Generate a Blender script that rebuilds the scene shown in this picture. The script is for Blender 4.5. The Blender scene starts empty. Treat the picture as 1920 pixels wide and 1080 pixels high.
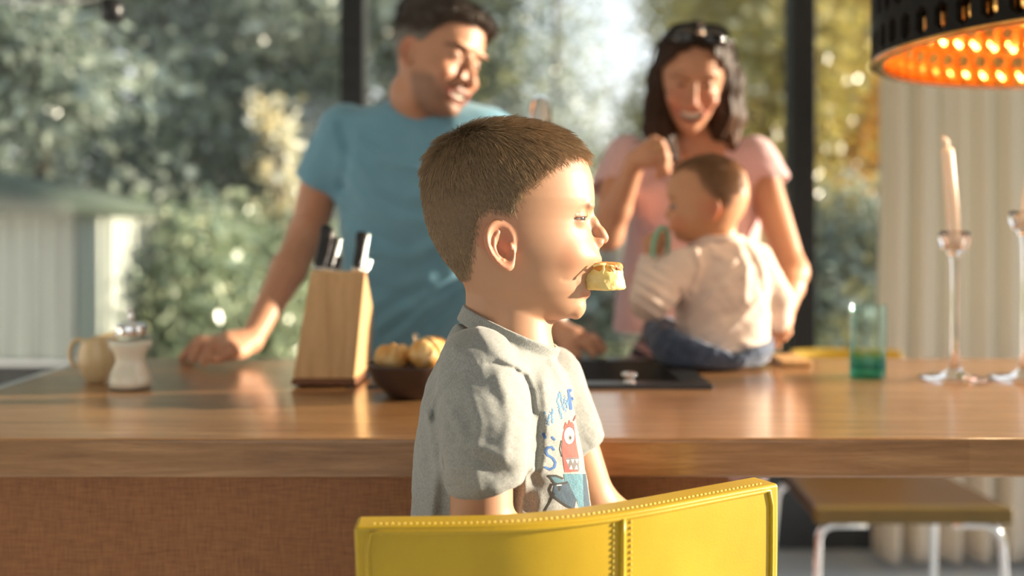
import bpy, bmesh, math, random
import numpy as np
from mathutils import Vector, Matrix
from mathutils.bvhtree import BVHTree

random.seed(7)
rng = np.random.default_rng(7)
SC = bpy.context.scene
COL = SC.collection
PI = math.pi

# ------------------------------------------------------------------ camera
F = 1867.0           # focal length in pixels of a 1920 wide frame (35 mm lens)
HZ = 426.0           # horizon row
CAMZ = 1.122         # eye height above the floor
TOP = 0.860          # worktop height

def W(px, py, Y):
    """a point seen at (px, py) that stands Y metres in front of the camera"""
    return np.array([(px - 960.0) / F * Y, Y, CAMZ - (py - HZ) / F * Y])

def S(Y):
    return Y / F

cam_d = bpy.data.cameras.new('camera')
cam = bpy.data.objects.new('camera', cam_d)
COL.objects.link(cam)
SC.camera = cam
cam.location = (0, 0, CAMZ)
cam.rotation_euler = (PI / 2, 0, 0)
cam_d.sensor_width = 36.0
cam_d.lens = F / 1920.0 * 36.0
cam_d.shift_y = -(540.0 - HZ) / 1920.0
cam_d.clip_start = 0.05
cam_d.clip_end = 200
cam_d.dof.use_dof = True
cam_d.dof.focus_distance = 1.03
cam_d.dof.aperture_fstop = 2.1
cam_d.dof.aperture_blades = 0

# ------------------------------------------------------------------ materials
class NT:
    def __init__(s, name):
        s.m = bpy.data.materials.new(name)
        s.m.use_nodes = True
        s.t = s.m.node_tree
        s.t.nodes.clear()
        s.out = s.n('ShaderNodeOutputMaterial')
    def n(s, typ, **kw):
        nd = s.t.nodes.new(typ)
        for k, v in kw.items():
            if k.startswith('i_'):
                nd.inputs[k[2:].replace('_', ' ')].default_value = v
            else:
                setattr(nd, k, v)
        return nd
    def l(s, a, b):
        s.t.links.new(a, b)
    def coords(s, scale=(1, 1, 1), rot=(0, 0, 0)):
        tc = s.n('ShaderNodeTexCoord')
        mp = s.n('ShaderNodeMapping')
        mp.inputs['Scale'].default_value = scale
        mp.inputs['Rotation'].default_value = rot
        s.l(tc.outputs['Object'], mp.inputs['Vector'])
        return mp.outputs['Vector']
    def noise(s, vec, scale, detail=4, rough=.55, dist=0):
        nz = s.n('ShaderNodeTexNoise')
        nz.inputs['Scale'].default_value = scale
        nz.inputs['Detail'].default_value = detail
        nz.inputs['Roughness'].default_value = rough
        nz.inputs['Distortion'].default_value = dist
        if vec is not None: s.l(vec, nz.inputs['Vector'])
        return nz.outputs['Fac']
    def ramp(s, fac, stops):
        r = s.n('ShaderNodeValToRGB')
        el = r.color_ramp.elements
        while len(el) < len(stops): el.new(.5)
        for e, (p, c) in zip(el, stops):
            e.position = p
            e.color = (c[0], c[1], c[2], 1)
        s.l(fac, r.inputs['Fac'])
        return r.outputs['Color']
    def mix(s, a, b, fac=.5, blend='MIX'):
        m = s.n('ShaderNodeMix', data_type='RGBA', blend_type=blend)
        for sock, v in ((m.inputs['Factor'], fac), (m.inputs['A'], a), (m.inputs['B'], b)):
            if isinstance(v, (int, float)): sock.default_value = v
            elif isinstance(v, (tuple, list)): sock.default_value = (v[0], v[1], v[2], 1)
            else: s.l(v, sock)
        return m.outputs['Result']
    def math(s, op, a, b=0.0):
        m = s.n('ShaderNodeMath', operation=op)
        for sock, v in ((m.inputs[0], a), (m.inputs[1], b)):
            if isinstance(v, (int, float)): sock.default_value = v
            else: s.l(v, sock)
        return m.outputs[0]
    def bump(s, h, strength=.3, dist=.002):
        b = s.n('ShaderNodeBump')
        b.inputs['Strength'].default_value = strength
        b.inputs['Distance'].default_value = dist
        s.l(h, b.inputs['Height'])
        return b.outputs['Normal']
    def attr(s, name='col'):
        a = s.n('ShaderNodeAttribute')
        a.attribute_name = name
        return a.outputs['Color']
    def bsdf(s, color=None, rough=.5, metal=0, normal=None, **kw):
        p = s.n('ShaderNodeBsdfPrincipled')
        p.inputs['Roughness'].default_value = rough if isinstance(rough, (int, float)) else .5
        if not isinstance(rough, (int, float)): s.l(rough, p.inputs['Roughness'])
        p.inputs['Metallic'].default_value = metal
        if color is not None:
            if isinstance(color, (tuple, list)): p.inputs['Base Color'].default_value = (color[0], color[1], color[2], 1)
            else: s.l(color, p.inputs['Base Color'])
        if normal is not None: s.l(normal, p.inputs['Normal'])
        for k, v in kw.items():
            p.inputs[k.replace('_', ' ')].default_value = v
        s.p = p
        s.l(p.outputs[0], s.out.inputs['Surface'])
        return p

def srgb(r, g, b):
    f = lambda c: (c / 255 / 12.92) if c / 255 <= .04045 else ((c / 255 + .055) / 1.055) ** 2.4
    return (f(r), f(g), f(b))

def simple(name, color, rough=.5, metal=0, noise=None, **kw):
    t = NT(name)
    c = color
    if noise:
        sc, amt = noise
        fac = t.noise(t.coords(), sc)
        c = t.mix(tuple(x * (1 - amt) for x in color), tuple(min(1, x * (1 + amt)) for x in color), fac)
    t.bsdf(c, rough, metal, **kw)
    return t.m

# ------------------------------------------------------------------ object helpers
def link(name, me, mat=None, parent=None):
    o = bpy.data.objects.new(name, me)
    COL.objects.link(o)
    if mat is not None:
        for m in (mat if isinstance(mat, (list, tuple)) else [mat]): me.materials.append(m)
    if parent is not None:
        o.parent = parent
        o.matrix_parent_inverse = Matrix.Translation(-parent.location) if parent.type == 'EMPTY' else Matrix.Identity(4)
    return o

def tag(o, label=None, cat=None, group=None, kind=None):
    if label: o['label'] = label
    if cat: o['category'] = cat
    if group: o['group'] = group
    if kind: o['kind'] = kind
    return o

def thing(name, loc, label, cat, group=None):
    o = bpy.data.objects.new(name, None)
    COL.objects.link(o)
    o.location = loc
    o.empty_display_size = .05
    return tag(o, label, cat, group)

def obj(name, bm, mat=None, parent=None, smooth=True, bevel=0, seg=2, sub=0):
    me = bpy.data.meshes.new(name)
    bmesh.ops.recalc_face_normals(bm, faces=bm.faces[:])
    bm.to_mesh(me)
    bm.free()
    o = link(name, me, mat, parent)
    if smooth:
        me.polygons.foreach_set('use_smooth', [True] * len(me.polygons))
    if bevel:
        b = o.modifiers.new('b', 'BEVEL')
        b.width = bevel
        b.segments = seg
        b.limit_method = 'ANGLE'
        b.harden_normals = False
        b.angle_limit = math.radians(40)
    if sub:
        sm = o.modifiers.new('s', 'SUBSURF')
        sm.levels = sub
        sm.render_levels = sub
    if smooth and bevel:
        w = o.modifiers.new('w', 'WEIGHTED_NORMAL')
        w.keep_sharp = False
    return o

def B(): return bmesh.new()

def box(bm, lo, hi, rot=None, piv=None):
    vs = [bm.verts.new((x, y, z)) for x in (lo[0], hi[0]) for y in (lo[1], hi[1]) for z in (lo[2], hi[2])]
    for f in ((0, 1, 3, 2), (4, 6, 7, 5), (0, 4, 5, 1), (2, 3, 7, 6), (0, 2, 6, 4), (1, 5, 7, 3)):
        bm.faces.new([vs[i] for i in f])
    if rot is not None:
        p = Vector(piv)
        for v in vs: v.co = p + rot @ (v.co - p)
    return vs

def prism(bm, pts, y0, y1, M=None):
    """closed outline in (x, z) pushed from y0 to y1"""
    a = [bm.verts.new((x, y0, z)) for x, z in pts]
    b = [bm.verts.new((x, y1, z)) for x, z in pts]
    n = len(pts)
    bm.faces.new(a); bm.faces.new(b[::-1])
    for i in range(n): bm.faces.new((a[i], b[i], b[(i + 1) % n], a[(i + 1) % n]))
    if M is not None:
        for v in a + b: v.co = M @ v.co
    return a + b

def lathe(bm, prof, c, n=48, M=None, close=True):
    """prof: (radius, height) list turned about the vertical through c"""
    rings = []
    for r, z in prof:
        if r < 1e-6:
            rings.append([bm.verts.new((c[0], c[1], c[2] + z))])
        else:
            rings.append([bm.verts.new((c[0] + r * math.cos(2 * PI * i / n), c[1] + r * math.sin(2 * PI * i / n), c[2] + z)) for i in range(n)])
    for a, b in zip(rings, rings[1:]):
        for i in range(n):
            j = (i + 1) % n
            if len(a) == 1 and len(b) == 1: continue
            if len(a) == 1: bm.faces.new((a[0], b[i], b[j]))
            elif len(b) == 1: bm.faces.new((a[i], b[0], a[j]))
            else: bm.faces.new((a[i], b[i], b[j], a[j]))
    vs = [v for r in rings for v in r]
    if M is not None:
        for v in vs: v.co = M @ v.co
    return vs

def tube(bm, pts, r, n=12, cap=True):
    pts = [Vector(p) for p in pts]
    rs = r if isinstance(r, (list, tuple)) else [r] * len(pts)
    rings = []
    t0 = (pts[1] - pts[0]).normalized()
    ref = t0.orthogonal().normalized()
    for i, p in enumerate(pts):
        t = (pts[min(i + 1, len(pts) - 1)] - pts[max(i - 1, 0)]).normalized()
        ref = (ref - t * ref.dot(t)).normalized()
        bi = t.cross(ref)
        rings.append([bm.verts.new(p + (ref * math.cos(2 * PI * k / n) + bi * math.sin(2 * PI * k / n)) * rs[i]) for k in range(n)])
    for a, b in zip(rings, rings[1:]):
        for k in range(n): bm.faces.new((a[k], a[(k + 1) % n], b[(k + 1) % n], b[k]))
    if cap:
        bm.faces.new(rings[0][::-1]); bm.faces.new(rings[-1])
    return rings

def arc_pts(pts, rad, n=6):
    """round the corners of a polyline"""
    pts = [Vector(p) for p in pts]
    out = [pts[0]]
    for a, b, c in zip(pts, pts[1:], pts[2:]):
        d1 = (a - b); d2 = (c - b)
        r = min(rad, d1.length * .49, d2.length * .49)
        p, q = b + d1.normalized() * r, b + d2.normalized() * r
        for i in range(n + 1):
            t = i / n
            out.append(p * (1 - t) ** 2 + b * 2 * t * (1 - t) + q * t * t)
    out.append(pts[-1])
    return out

# ------------------------------------------------------------------ implicit surfaces
def _a(p): return np.asarray(p, dtype=np.float32)

def seg(P, a, b, ra, rb=None):
    a, b = _a(a), _a(b)
    rb = ra if rb is None else rb
    ab = b - a
    h = np.clip(((P - a) @ ab) / max(float(ab @ ab), 1e-12), 0, 1)
    return np.linalg.norm(P - a - h[:, None] * ab, axis=1) - (ra + (rb - ra) * h)

def ell(P, c, r, R=None):
    q = P - _a(c)
    if R is not None: q = q @ _a(R)
    r = _a(r)
    k0 = np.linalg.norm(q / r, axis=1)
    k1 = np.linalg.norm(q / (r * r), axis=1)
    return np.where(k1 > 1e-9, k0 * (k0 - 1) / np.maximum(k1, 1e-9), -float(r.min()))

def rbox(P, c, h, rad, R=None):
    q = P - _a(c)
    if R is not None: q = q @ _a(R)
    q = np.abs(q) - (_a(h) - rad)
    return np.linalg.norm(np.maximum(q, 0), axis=1) + np.minimum(q.max(axis=1), 0) - rad

def smin(a, b, k):
    h = np.clip(.5 + .5 * (b - a) / k, 0, 1)
    return b + (a - b) * h - k * h * (1 - h)

def smax(a, b, k): return -smin(-a, -b, k)

def chain(P, pts, rs, k=.004):
    d = None
    for (a, b, ra, rb) in zip(pts, pts[1:], rs, rs[1:]):
        e = seg(P, a, b, ra, rb)
        d = e if d is None else np.minimum(d, e) if k == 0 else smin(d, e, k)
    return d

def gauss_line(P, pts, sig, axes=(0, 2)):
    """0..1 ridge about a polyline, measured in two of the three axes"""
    Q = P[:, list(axes)]
    best = np.full(len(P), 1e9, dtype=np.float32)
    for a, b in zip(pts, pts[1:]):
        a, b = _a(a), _a(b)
        ab = b - a
        h = np.clip(((Q - a) @ ab) / max(float(ab @ ab), 1e-12), 0, 1)
        best = np.minimum(best, np.linalg.norm(Q - a - h[:, None] * ab, axis=1))
    return np.exp(-(best / sig) ** 2)

def wob(P, f, ph=0.0):
    """smooth pseudo noise in -1..1"""
    x, y, z = P[:, 0] * f, P[:, 1] * f, P[:, 2] * f
    return (np.sin(x * 1.0 + 1.7 * np.sin(y * .9 + ph) + ph) * np.sin(z * 1.1 + 1.3 * np.sin(x * .8 + 2 * ph)) +
            .5 * np.sin(2.1 * y + 1.9 * z + 3 * ph + np.sin(1.7 * x))) / 1.5

def tab(pts, sm=.012):
    pts = sorted(pts)
    z = np.array([p[0] for p in pts], float)
    v = np.array([p[1] for p in pts], float)
    zz = np.linspace(z[0], z[-1], 600)
    vv = np.interp(zz, z, v)
    s = max(1, int(600 * sm))
    k = np.exp(-.5 * (np.arange(-3 * s, 3 * s + 1) / s) ** 2)
    k /= k.sum()
    e = np.concatenate([np.full(3 * s, vv[0]), vv, np.full(3 * s, vv[-1])])
    # keep the end slopes: extrapolate linearly
    e[:3 * s] = vv[0] + (vv[0] - vv[1]) * np.arange(3 * s, 0, -1)
    e[-3 * s:] = vv[-1] + (vv[-1] - vv[-2]) * np.arange(1, 3 * s + 1)
    vv = np.convolve(e, k, 'valid')
    return lambda q: np.interp(q, zz, vv).astype(np.float32)

def loft(L, T):
    """solid whose level slices are rounded: T has front, back, half, xc tables over z, exponent n"""
    x, y, z = L[:, 0], L[:, 1], L[:, 2]
    z0, z1 = T['z']
    zc = np.clip(z, z0, z1)
    xc, xf, xb, hw = T['xc'](zc), T['front'](zc), T['back'](zc), T['half'](zc)
    dx = x - xc
    a = np.maximum(np.where(dx > 0, xf - xc, xc - xb), 1e-3 * (z1 - z0))
    hw = np.maximum(hw, 1e-3 * (z1 - z0))
    n = T.get('n', 2.2)
    nn = np.where(dx > 0, T.get('nf', n), n)
    rho = ((np.abs(dx) / a) ** nn + (np.abs(y) / hw) ** nn) ** (1 / nn)
    r = np.hypot(dx, y)
    d = np.where(rho > .08, (rho - 1) / np.maximum(rho, .08) * r, -.9 * np.minimum(a, hw))
    dz = z - zc
    return np.where(dz == 0, d, np.hypot(np.maximum(d, 0), dz) + np.minimum(d, 0) * 0)

def bounded(P, c, R, fn, pad=.03):
    """fn only inside a ball; outside a safe positive distance"""
    q = np.linalg.norm(P - _a(c), axis=1)
    m = q < R
    d = (q - R + pad).astype(np.float32)
    if m.any(): d[m] = fn(P[m])
    return d

def sdf_grid(fn, lo, hi, h, blk=8, far=3.0):
    lo, hi = np.array(lo, float), np.array(hi, float)
    n = np.ceil((hi - lo) / (h * blk)).astype(int)
    nb = n * blk + 1
    V = np.ones(nb, dtype=np.float32)
    ci = np.stack(np.meshgrid(*[np.arange(k) for k in n], indexing='ij'), -1).reshape(-1, 3)
    cc = (lo + (ci + .5) * blk * h).astype(np.float32)
    dv = np.concatenate([fn(cc[i:i + 400000]) for i in range(0, len(cc), 400000)])
    rad = blk * h * .87
    near = np.abs(dv) < rad * far
    # fill signs of far blocks
    Vb = np.where(dv < 0, -1.0, 1.0).astype(np.float32).reshape(n)
    V[:-1, :-1, :-1] = Vb.repeat(blk, 0).repeat(blk, 1).repeat(blk, 2)
    g = np.arange(blk + 1)
    off = np.stack(np.meshgrid(g, g, g, indexing='ij'), -1).reshape(-1, 3)
    act = ci[near]
    step = max(1, 1500000 // len(off))
    for i in range(0, len(act), step):
        idx = (act[i:i + step, None, :] * blk + off[None]).reshape(-1, 3)
        P = (lo + idx * h).astype(np.float32)
        V[idx[:, 0], idx[:, 1], idx[:, 2]] = fn(P)
    return V, lo

def surface_nets(V, lo, h):
    s = V < 0
    c = [s[a:s.shape[0] - 1 + a, b:s.shape[1] - 1 + b, d:s.shape[2] - 1 + d] for a in (0, 1) for b in (0, 1) for d in (0, 1)]
    anyv, allv = c[0].copy(), c[0].copy()
    for q in c[1:]:
        anyv |= q
        allv &= q
    cells = np.argwhere(anyv & ~allv)
    offs = [(a, b, d) for a in (0, 1) for b in (0, 1) for d in (0, 1)]
    val = np.stack([V[cells[:, 0] + a, cells[:, 1] + b, cells[:, 2] + d] for a, b, d in offs], 1)
    acc = np.zeros((len(cells), 3)); cnt = np.zeros(len(cells))
    for i, oi in enumerate(offs):
        for j, oj in enumerate(offs):
            if j <= i or sum(abs(p - q) for p, q in zip(oi, oj)) != 1: continue
            m = (val[:, i] < 0) != (val[:, j] < 0)
            t = np.where(m, val[:, i] / np.where(m, val[:, i] - val[:, j], 1), 0)
            p = np.array(oi, float) + t[:, None] * (np.array(oj, float) - np.array(oi, float))
            acc += np.where(m[:, None], p, 0); cnt += m
    verts = lo + (cells + acc / cnt[:, None]) * h
    ids = np.full(anyv.shape, -1, dtype=np.int32)
    ids[cells[:, 0], cells[:, 1], cells[:, 2]] = np.arange(len(cells))
    faces = []
    for ax in range(3):
        u, v = [(1, 2), (2, 0), (0, 1)][ax]
        sl0 = [slice(None)] * 3; sl1 = [slice(None)] * 3
        sl0[ax] = slice(0, -1); sl1[ax] = slice(1, None)
        e = np.argwhere(s[tuple(sl0)] != s[tuple(sl1)])
        ok = np.all([(e[:, u] > 0), (e[:, v] > 0), (e[:, u] < s.shape[u] - 1), (e[:, v] < s.shape[v] - 1)], 0)
        e = e[ok]
        neg = s[e[:, 0], e[:, 1], e[:, 2]]
        q = []
        for du, dv in ((-1, -1), (0, -1), (0, 0), (-1, 0)):
            k = e.copy(); k[:, u] += du; k[:, v] += dv
            q.append(ids[k[:, 0], k[:, 1], k[:, 2]])
        q = np.stack(q, 1)
        q[~neg] = q[~neg][:, ::-1]
        faces.append(q)
    return verts, np.concatenate(faces)

def np_mesh(name, verts, faces, smooth=True):
    me = bpy.data.meshes.new(name)
    nv, nf = len(verts), len(faces)
    k = faces.shape[1]
    me.vertices.add(nv)
    me.vertices.foreach_set('co', np.ascontiguousarray(verts, dtype=np.float32).ravel())
    me.loops.add(nf * k)
    me.loops.foreach_set('vertex_index', np.ascontiguousarray(faces, dtype=np.int32).ravel())
    me.polygons.add(nf)
    me.polygons.foreach_set('loop_start', np.arange(0, nf * k, k, dtype=np.int32))
    me.polygons.foreach_set('loop_total', np.full(nf, k, dtype=np.int32))
    if smooth: me.polygons.foreach_set('use_smooth', np.ones(nf, dtype=bool))
    me.update(calc_edges=True)
    return me

def set_col(me, c, name='col'):
    a = me.color_attributes.new(name, 'FLOAT_COLOR', 'POINT')
    d = np.ones((len(me.vertices), 4), dtype=np.float32)
    d[:, :3] = c
    a.data.foreach_set('color', d.ravel())

def blob(name, fn, lo, hi, h, mat, parent=None, colfn=None, keep=None, far=3.0):
    V, l0 = sdf_grid(fn, lo, hi, h, far=far)
    v, f = surface_nets(V, l0, h)
    me = np_mesh(name, v, f)
    if colfn is not None: set_col(me, colfn(v.astype(np.float32)))
    o = link(name, me, mat, parent)
    if keep is not None: keep[name] = (v, f)
    return o

def vert_normals(v, f):
    n = np.zeros_like(v)
    fn = np.cross(v[f[:, 1]] - v[f[:, 0]], v[f[:, 3]] - v[f[:, 0]])
    for i in range(4): np.add.at(n, f[:, i], fn)
    return n / np.maximum(np.linalg.norm(n, axis=1)[:, None], 1e-12)

def strands(name, v, f, mask, count, length, flow, rad, mat, parent, npt=5, lift=(.5, .1), jitter=.25, seed=1, root=.0):
    """short hairs rooted on a mesh where mask > 0; flow gives the combing direction"""
    r = np.random.default_rng(seed)
    cen = v[f].mean(1).astype(np.float32)
    mk = mask(cen)
    sel = np.where(mk > 0)[0]
    area = np.linalg.norm(np.cross(v[f[sel, 1]] - v[f[sel, 0]], v[f[sel, 3]] - v[f[sel, 0]]), axis=1)
    w = area * np.clip(mk[sel], 0, 1)
    pick = r.choice(sel, count, p=w / w.sum())
    vn = vert_normals(v, f)
    uv = r.random((count, 2))
    A, Bq, C, D = (v[f[pick, i]] for i in range(4))
    p = A * ((1 - uv[:, :1]) * (1 - uv[:, 1:])) + Bq * (uv[:, :1] * (1 - uv[:, 1:])) + C * (uv[:, :1] * uv[:, 1:]) + D * ((1 - uv[:, :1]) * uv[:, 1:])
    n = vn[f[pick, 0]]
    fl = flow(p, n)
    fl = fl + r.normal(0, jitter, fl.shape)
    fl -= n * (fl * n).sum(1)[:, None]
    fl /= np.maximum(np.linalg.norm(fl, axis=1)[:, None], 1e-9)
    L = length(p) * (.7 + .6 * r.random(count))
    pts = np.zeros((count, npt, 3))
    cur = p + n * root
    for i in range(npt):
        pts[:, i] = cur
        t = i / (npt - 1)
        lf = lift[0] * (1 - t) + lift[1] * t
        d = fl + n * lf
        d /= np.linalg.norm(d, axis=1)[:, None]
        cur = cur + d * (L / (npt - 1))[:, None]
    hc = bpy.data.hair_curves.new(name)
    hc.add_curves([npt] * count)
    hc.position_data.foreach_set('vector', pts.astype(np.float32).ravel())
    ra = hc.attributes.get('radius') or hc.attributes.new('radius', 'FLOAT', 'POINT')
    tt = np.linspace(0, 1, npt)
    ra.data.foreach_set('value', np.tile(rad * (1 - .75 * tt ** 2), count).astype(np.float32))
    o = bpy.data.objects.new(name, hc)
    COL.objects.link(o)
    hc.materials.append(mat)
    o.parent = parent
    if parent.type == 'EMPTY': o.matrix_parent_inverse = Matrix.Translation(-parent.location)
    return o

def sm01(x): 
    x = np.clip(x, 0, 1)
    return x * x * (3 - 2 * x)

def poly_sd(Q, poly):
    """signed distance to a closed outline in 2D, positive inside"""
    poly = np.asarray(poly, np.float32)
    d = np.full(len(Q), 1e9, np.float32)
    ins = np.zeros(len(Q), bool)
    n = len(poly)
    for i in range(n):
        a, b = poly[i], poly[(i + 1) % n]
        e = b - a
        w = Q - a
        t = np.clip((w @ e) / max(float(e @ e), 1e-9), 0, 1)
        d = np.minimum(d, np.linalg.norm(w - t[:, None] * e, axis=1))
        cnd = ((a[1] <= Q[:, 1]) & (b[1] > Q[:, 1])) | ((b[1] <= Q[:, 1]) & (a[1] > Q[:, 1]))
        xx = a[0] + (Q[:, 1] - a[1]) / (e[1] if abs(e[1]) > 1e-9 else 1e-9) * e[0]
        ins ^= cnd & (Q[:, 0] < xx)
    return np.where(ins, d, -d)

# ------------------------------------------------------------------ the setting
def wood_mat(name, c0, c1, c2, stave=(.9, .075), rough=.38, axis='x', bump=.12, coat=0.0):
    t = NT(name)
    v = t.coords()
    sx = t.n('ShaderNodeMapping'); t.l(v, sx.inputs['Vector'])
    if axis == 'z': sx.inputs['Rotation'].default_value = (0, PI / 2, 0)
    if axis == 'y': sx.inputs['Rotation'].default_value = (0, 0, PI / 2)
    v = sx.outputs['Vector']
    br = t.n('ShaderNodeTexBrick')
    br.inputs['Scale'].default_value = 1
    br.inputs['Brick Width'].default_value = stave[0]
    br.inputs['Row Height'].default_value = stave[1]
    br.inputs['Mortar Size'].default_value = 0.0006
    br.inputs['Color1'].default_value = (0, 0, 0, 1)
    br.inputs['Color2'].default_value = (1, 1, 1, 1)
    br.inputs['Mortar'].default_value = (.25, .25, .25, 1)
    br.offset = .37
    t.l(v, br.inputs['Vector'])
    st = t.n('ShaderNodeMapping'); st.inputs['Scale'].default_value = (1.6, 22, 22); t.l(v, st.inputs['Vector'])
    gr = t.noise(st.outputs['Vector'], 3.0, 6, .62, .6)
    st2 = t.n('ShaderNodeMapping'); st2.inputs['Scale'].default_value = (8, 240, 240); t.l(v, st2.inputs['Vector'])
    fine = t.noise(st2.outputs['Vector'], 3.0, 3, .6)
    base = t.ramp(gr, [(.28, c0), (.5, c1), (.75, c2)])
    dark = t.mix(base, tuple(.55 * a for a in c0), t.math('MULTIPLY', t.math('GREATER_THAN', fine, .6), .28))
    col = t.mix(dark, t.mix(dark, c2, .55), t.math('MULTIPLY', br.outputs['Color'], .55))
    t.bsdf(col, t.math('ADD', t.math('MULTIPLY', fine, .16), rough - .08), normal=t.bump(fine, bump, .0006), Coat_Weight=coat, Coat_Roughness=.17)
    return t.m

M_OAK = wood_mat('oak_worktop', srgb(118, 78, 42), srgb(156, 110, 66), srgb(194, 148, 100), rough=.30, coat=.9)
M_BLOCK = wood_mat('beech_block', srgb(190, 148, 98), srgb(208, 168, 116), srgb(222, 184, 134), stave=(3, 1), rough=.5, axis='z')
M_BLOCKEND = wood_mat('block_end_grain', srgb(96, 58, 34), srgb(120, 76, 46), srgb(136, 90, 56), stave=(3, 1), rough=.6)
M_SEATWOOD = wood_mat('chair_seat_wood', srgb(66, 46, 28), srgb(80, 57, 35), srgb(94, 68, 42), stave=(3, 1), rough=.4)

def weave_mat():
    t = NT('woven_veneer')
    v = t.coords()
    m1 = t.n('ShaderNodeMapping'); m1.inputs['Scale'].default_value = (900, 900, 40); t.l(v, m1.inputs['Vector'])
    m2 = t.n('ShaderNodeMapping'); m2.inputs['Scale'].default_value = (40, 40, 900); t.l(v, m2.inputs['Vector'])
    a = t.noise(m1.outputs['Vector'], 1, 2); b = t.noise(m2.outputs['Vector'], 1, 2)
    m3 = t.n('ShaderNodeMapping'); m3.inputs['Scale'].default_value = (9, 9, 1.2); t.l(v, m3.inputs['Vector'])
    big = t.noise(m3.outputs['Vector'], 2, 3)
    f = t.math('ADD', t.math('MULTIPLY', a, .5), t.math('MULTIPLY', b, .5))
    c = t.ramp(f, [(.34, srgb(104, 62, 30)), (.5, srgb(150, 96, 50)), (.66, srgb(176, 120, 68))])
    c = t.mix(c, srgb(140, 84, 40), t.math('MULTIPLY', big, .6))
    t.bsdf(c, .55, normal=t.bump(f, .25, .0006))
    return t.m
M_WEAVE = weave_mat()

def paint(name, c, rough=.6, sc=6, amt=.05, **kw): return simple(name, c, rough, 0, (sc, amt), **kw)
M_FLOOR = paint('pale_grey_floor', srgb(192, 201, 212), .35, 2.5, .06)
M_CEIL = paint('white_ceiling', (.75, .74, .72), .9)
M_DARKWALL = paint('anthracite_panel', srgb(58, 61, 64), .25, 8, .1)
M_POST = paint('anthracite_post', srgb(30, 31, 33), .45, 12, .1)
M_ALU = simple('brushed_aluminium', (.72, .74, .76), .32, 1, (40, .05))
M_CHROME = simple('chrome', (.86, .86, .87), .08, 1)
M_STEEL = simple('satin_steel', (.78, .77, .75), .22, 1)
M_BLACKPL = simple('black_plastic', (.012, .012, .014), .35)
M_SINK = simple('black_composite', (.014, .014, .016), .38, 0, (300, .4))

def box_obj(name, lo, hi, mat, parent=None, bevel=0, kind=None):
    bm = B(); box(bm, lo, hi)
    o = obj(name, bm, mat, parent, smooth=bevel > 0, bevel=bevel)
    if kind: o['kind'] = kind
    return o

WALLY = 3.5
box_obj('floor', (-3.6, -2.4, -.1), (3.4, WALLY + .1, 0), M_FLOOR, kind='structure')
box_obj('ceiling', (-3.6, -2.4, 2.62), (3.4, WALLY + .3, 2.8), M_CEIL, kind='structure')

M_WALL = paint('warm_grey_wall', (.66, .66, .66), .9)
tag(box_obj('wall_left', (-3.7, -2.4, 0), (-3.6, WALLY + .1, 2.8), M_WALL), kind='structure')
bm = B()
for lo_, hi_ in (((-3.7, -2.5, 0), (-2.0, -2.4, 2.8)), ((1.8, -2.5, 0), (3.4, -2.4, 2.8)), ((-2.0, -2.5, 0), (1.8, -2.4, .7)), ((-2.0, -2.5, 2.3), (1.8, -2.4, 2.8))): box(bm, lo_, hi_)
tag(obj('added_wall_front', bm, M_WALL, smooth=False), kind='structure')  # unseen; added to cut fill, its opening lets in soft front light
tag(box_obj('added_wall_right', (3.4, -2.5, 0), (3.5, -.2, 2.8), M_WALL), kind='structure')  # unseen; added to cut fill light from the camera side
tag(box_obj('wall_back', (-3.6, WALLY - .04, 0), (3.4, WALLY - .012, .64), M_DARKWALL, bevel=.004),
    'low charcoal panel under the window glass', kind='structure')
tag(box_obj('trim_1', (-3.6, WALLY - .046, .64), (3.4, WALLY - .010, .658), M_ALU, bevel=.003), kind='structure')

def thin_refl(t, k=.6):
    lw = t.n('ShaderNodeLayerWeight'); lw.inputs['Blend'].default_value = .5
    return t.math('ADD', t.math('MULTIPLY', t.math('POWER', lw.outputs['Facing'], 4.0), k), .04)

def glass_mat(name='window_glass', tint=(1, 1, 1), refl=.9):
    t = NT(name)
    fr = thin_refl(t)
    tr = t.n('ShaderNodeBsdfTransparent'); tr.inputs['Color'].default_value = (*tint, 1)
    gl = t.n('ShaderNodeBsdfGlossy'); gl.inputs['Roughness'].default_value = .0
    gl.inputs['Color'].default_value = (refl, refl, refl, 1)
    mx = t.n('ShaderNodeMixShader')
    t.l(fr, mx.inputs[0]); t.l(tr.outputs[0], mx.inputs[1]); t.l(gl.outputs[0], mx.inputs[2])
    t.l(mx.outputs[0], t.out.inputs['Surface'])
    return t.m
M_PANE = glass_mat(tint=(.97, .985, .98))

POSTX = [-.555 - 1.567, -.555, 1.012, 1.012 + 1.567]
for i, x in enumerate(POSTX):
    tag(box_obj('trim_%d' % (i + 2), (x - .042, WALLY - .05, .662), (x + .042, WALLY + .05, 2.62), M_POST, bevel=.003),
        'dark upright window post', kind='structure')
for i, (a, b) in enumerate(zip([-3.6] + POSTX, POSTX + [3.4])):
    bm = B(); box(bm, (a + .04, WALLY - .004, .66), (b - .04, WALLY + .004, 2.62))
    tag(obj('window_%d' % (i + 1), bm, M_PANE, smooth=False), kind='structure')

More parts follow.
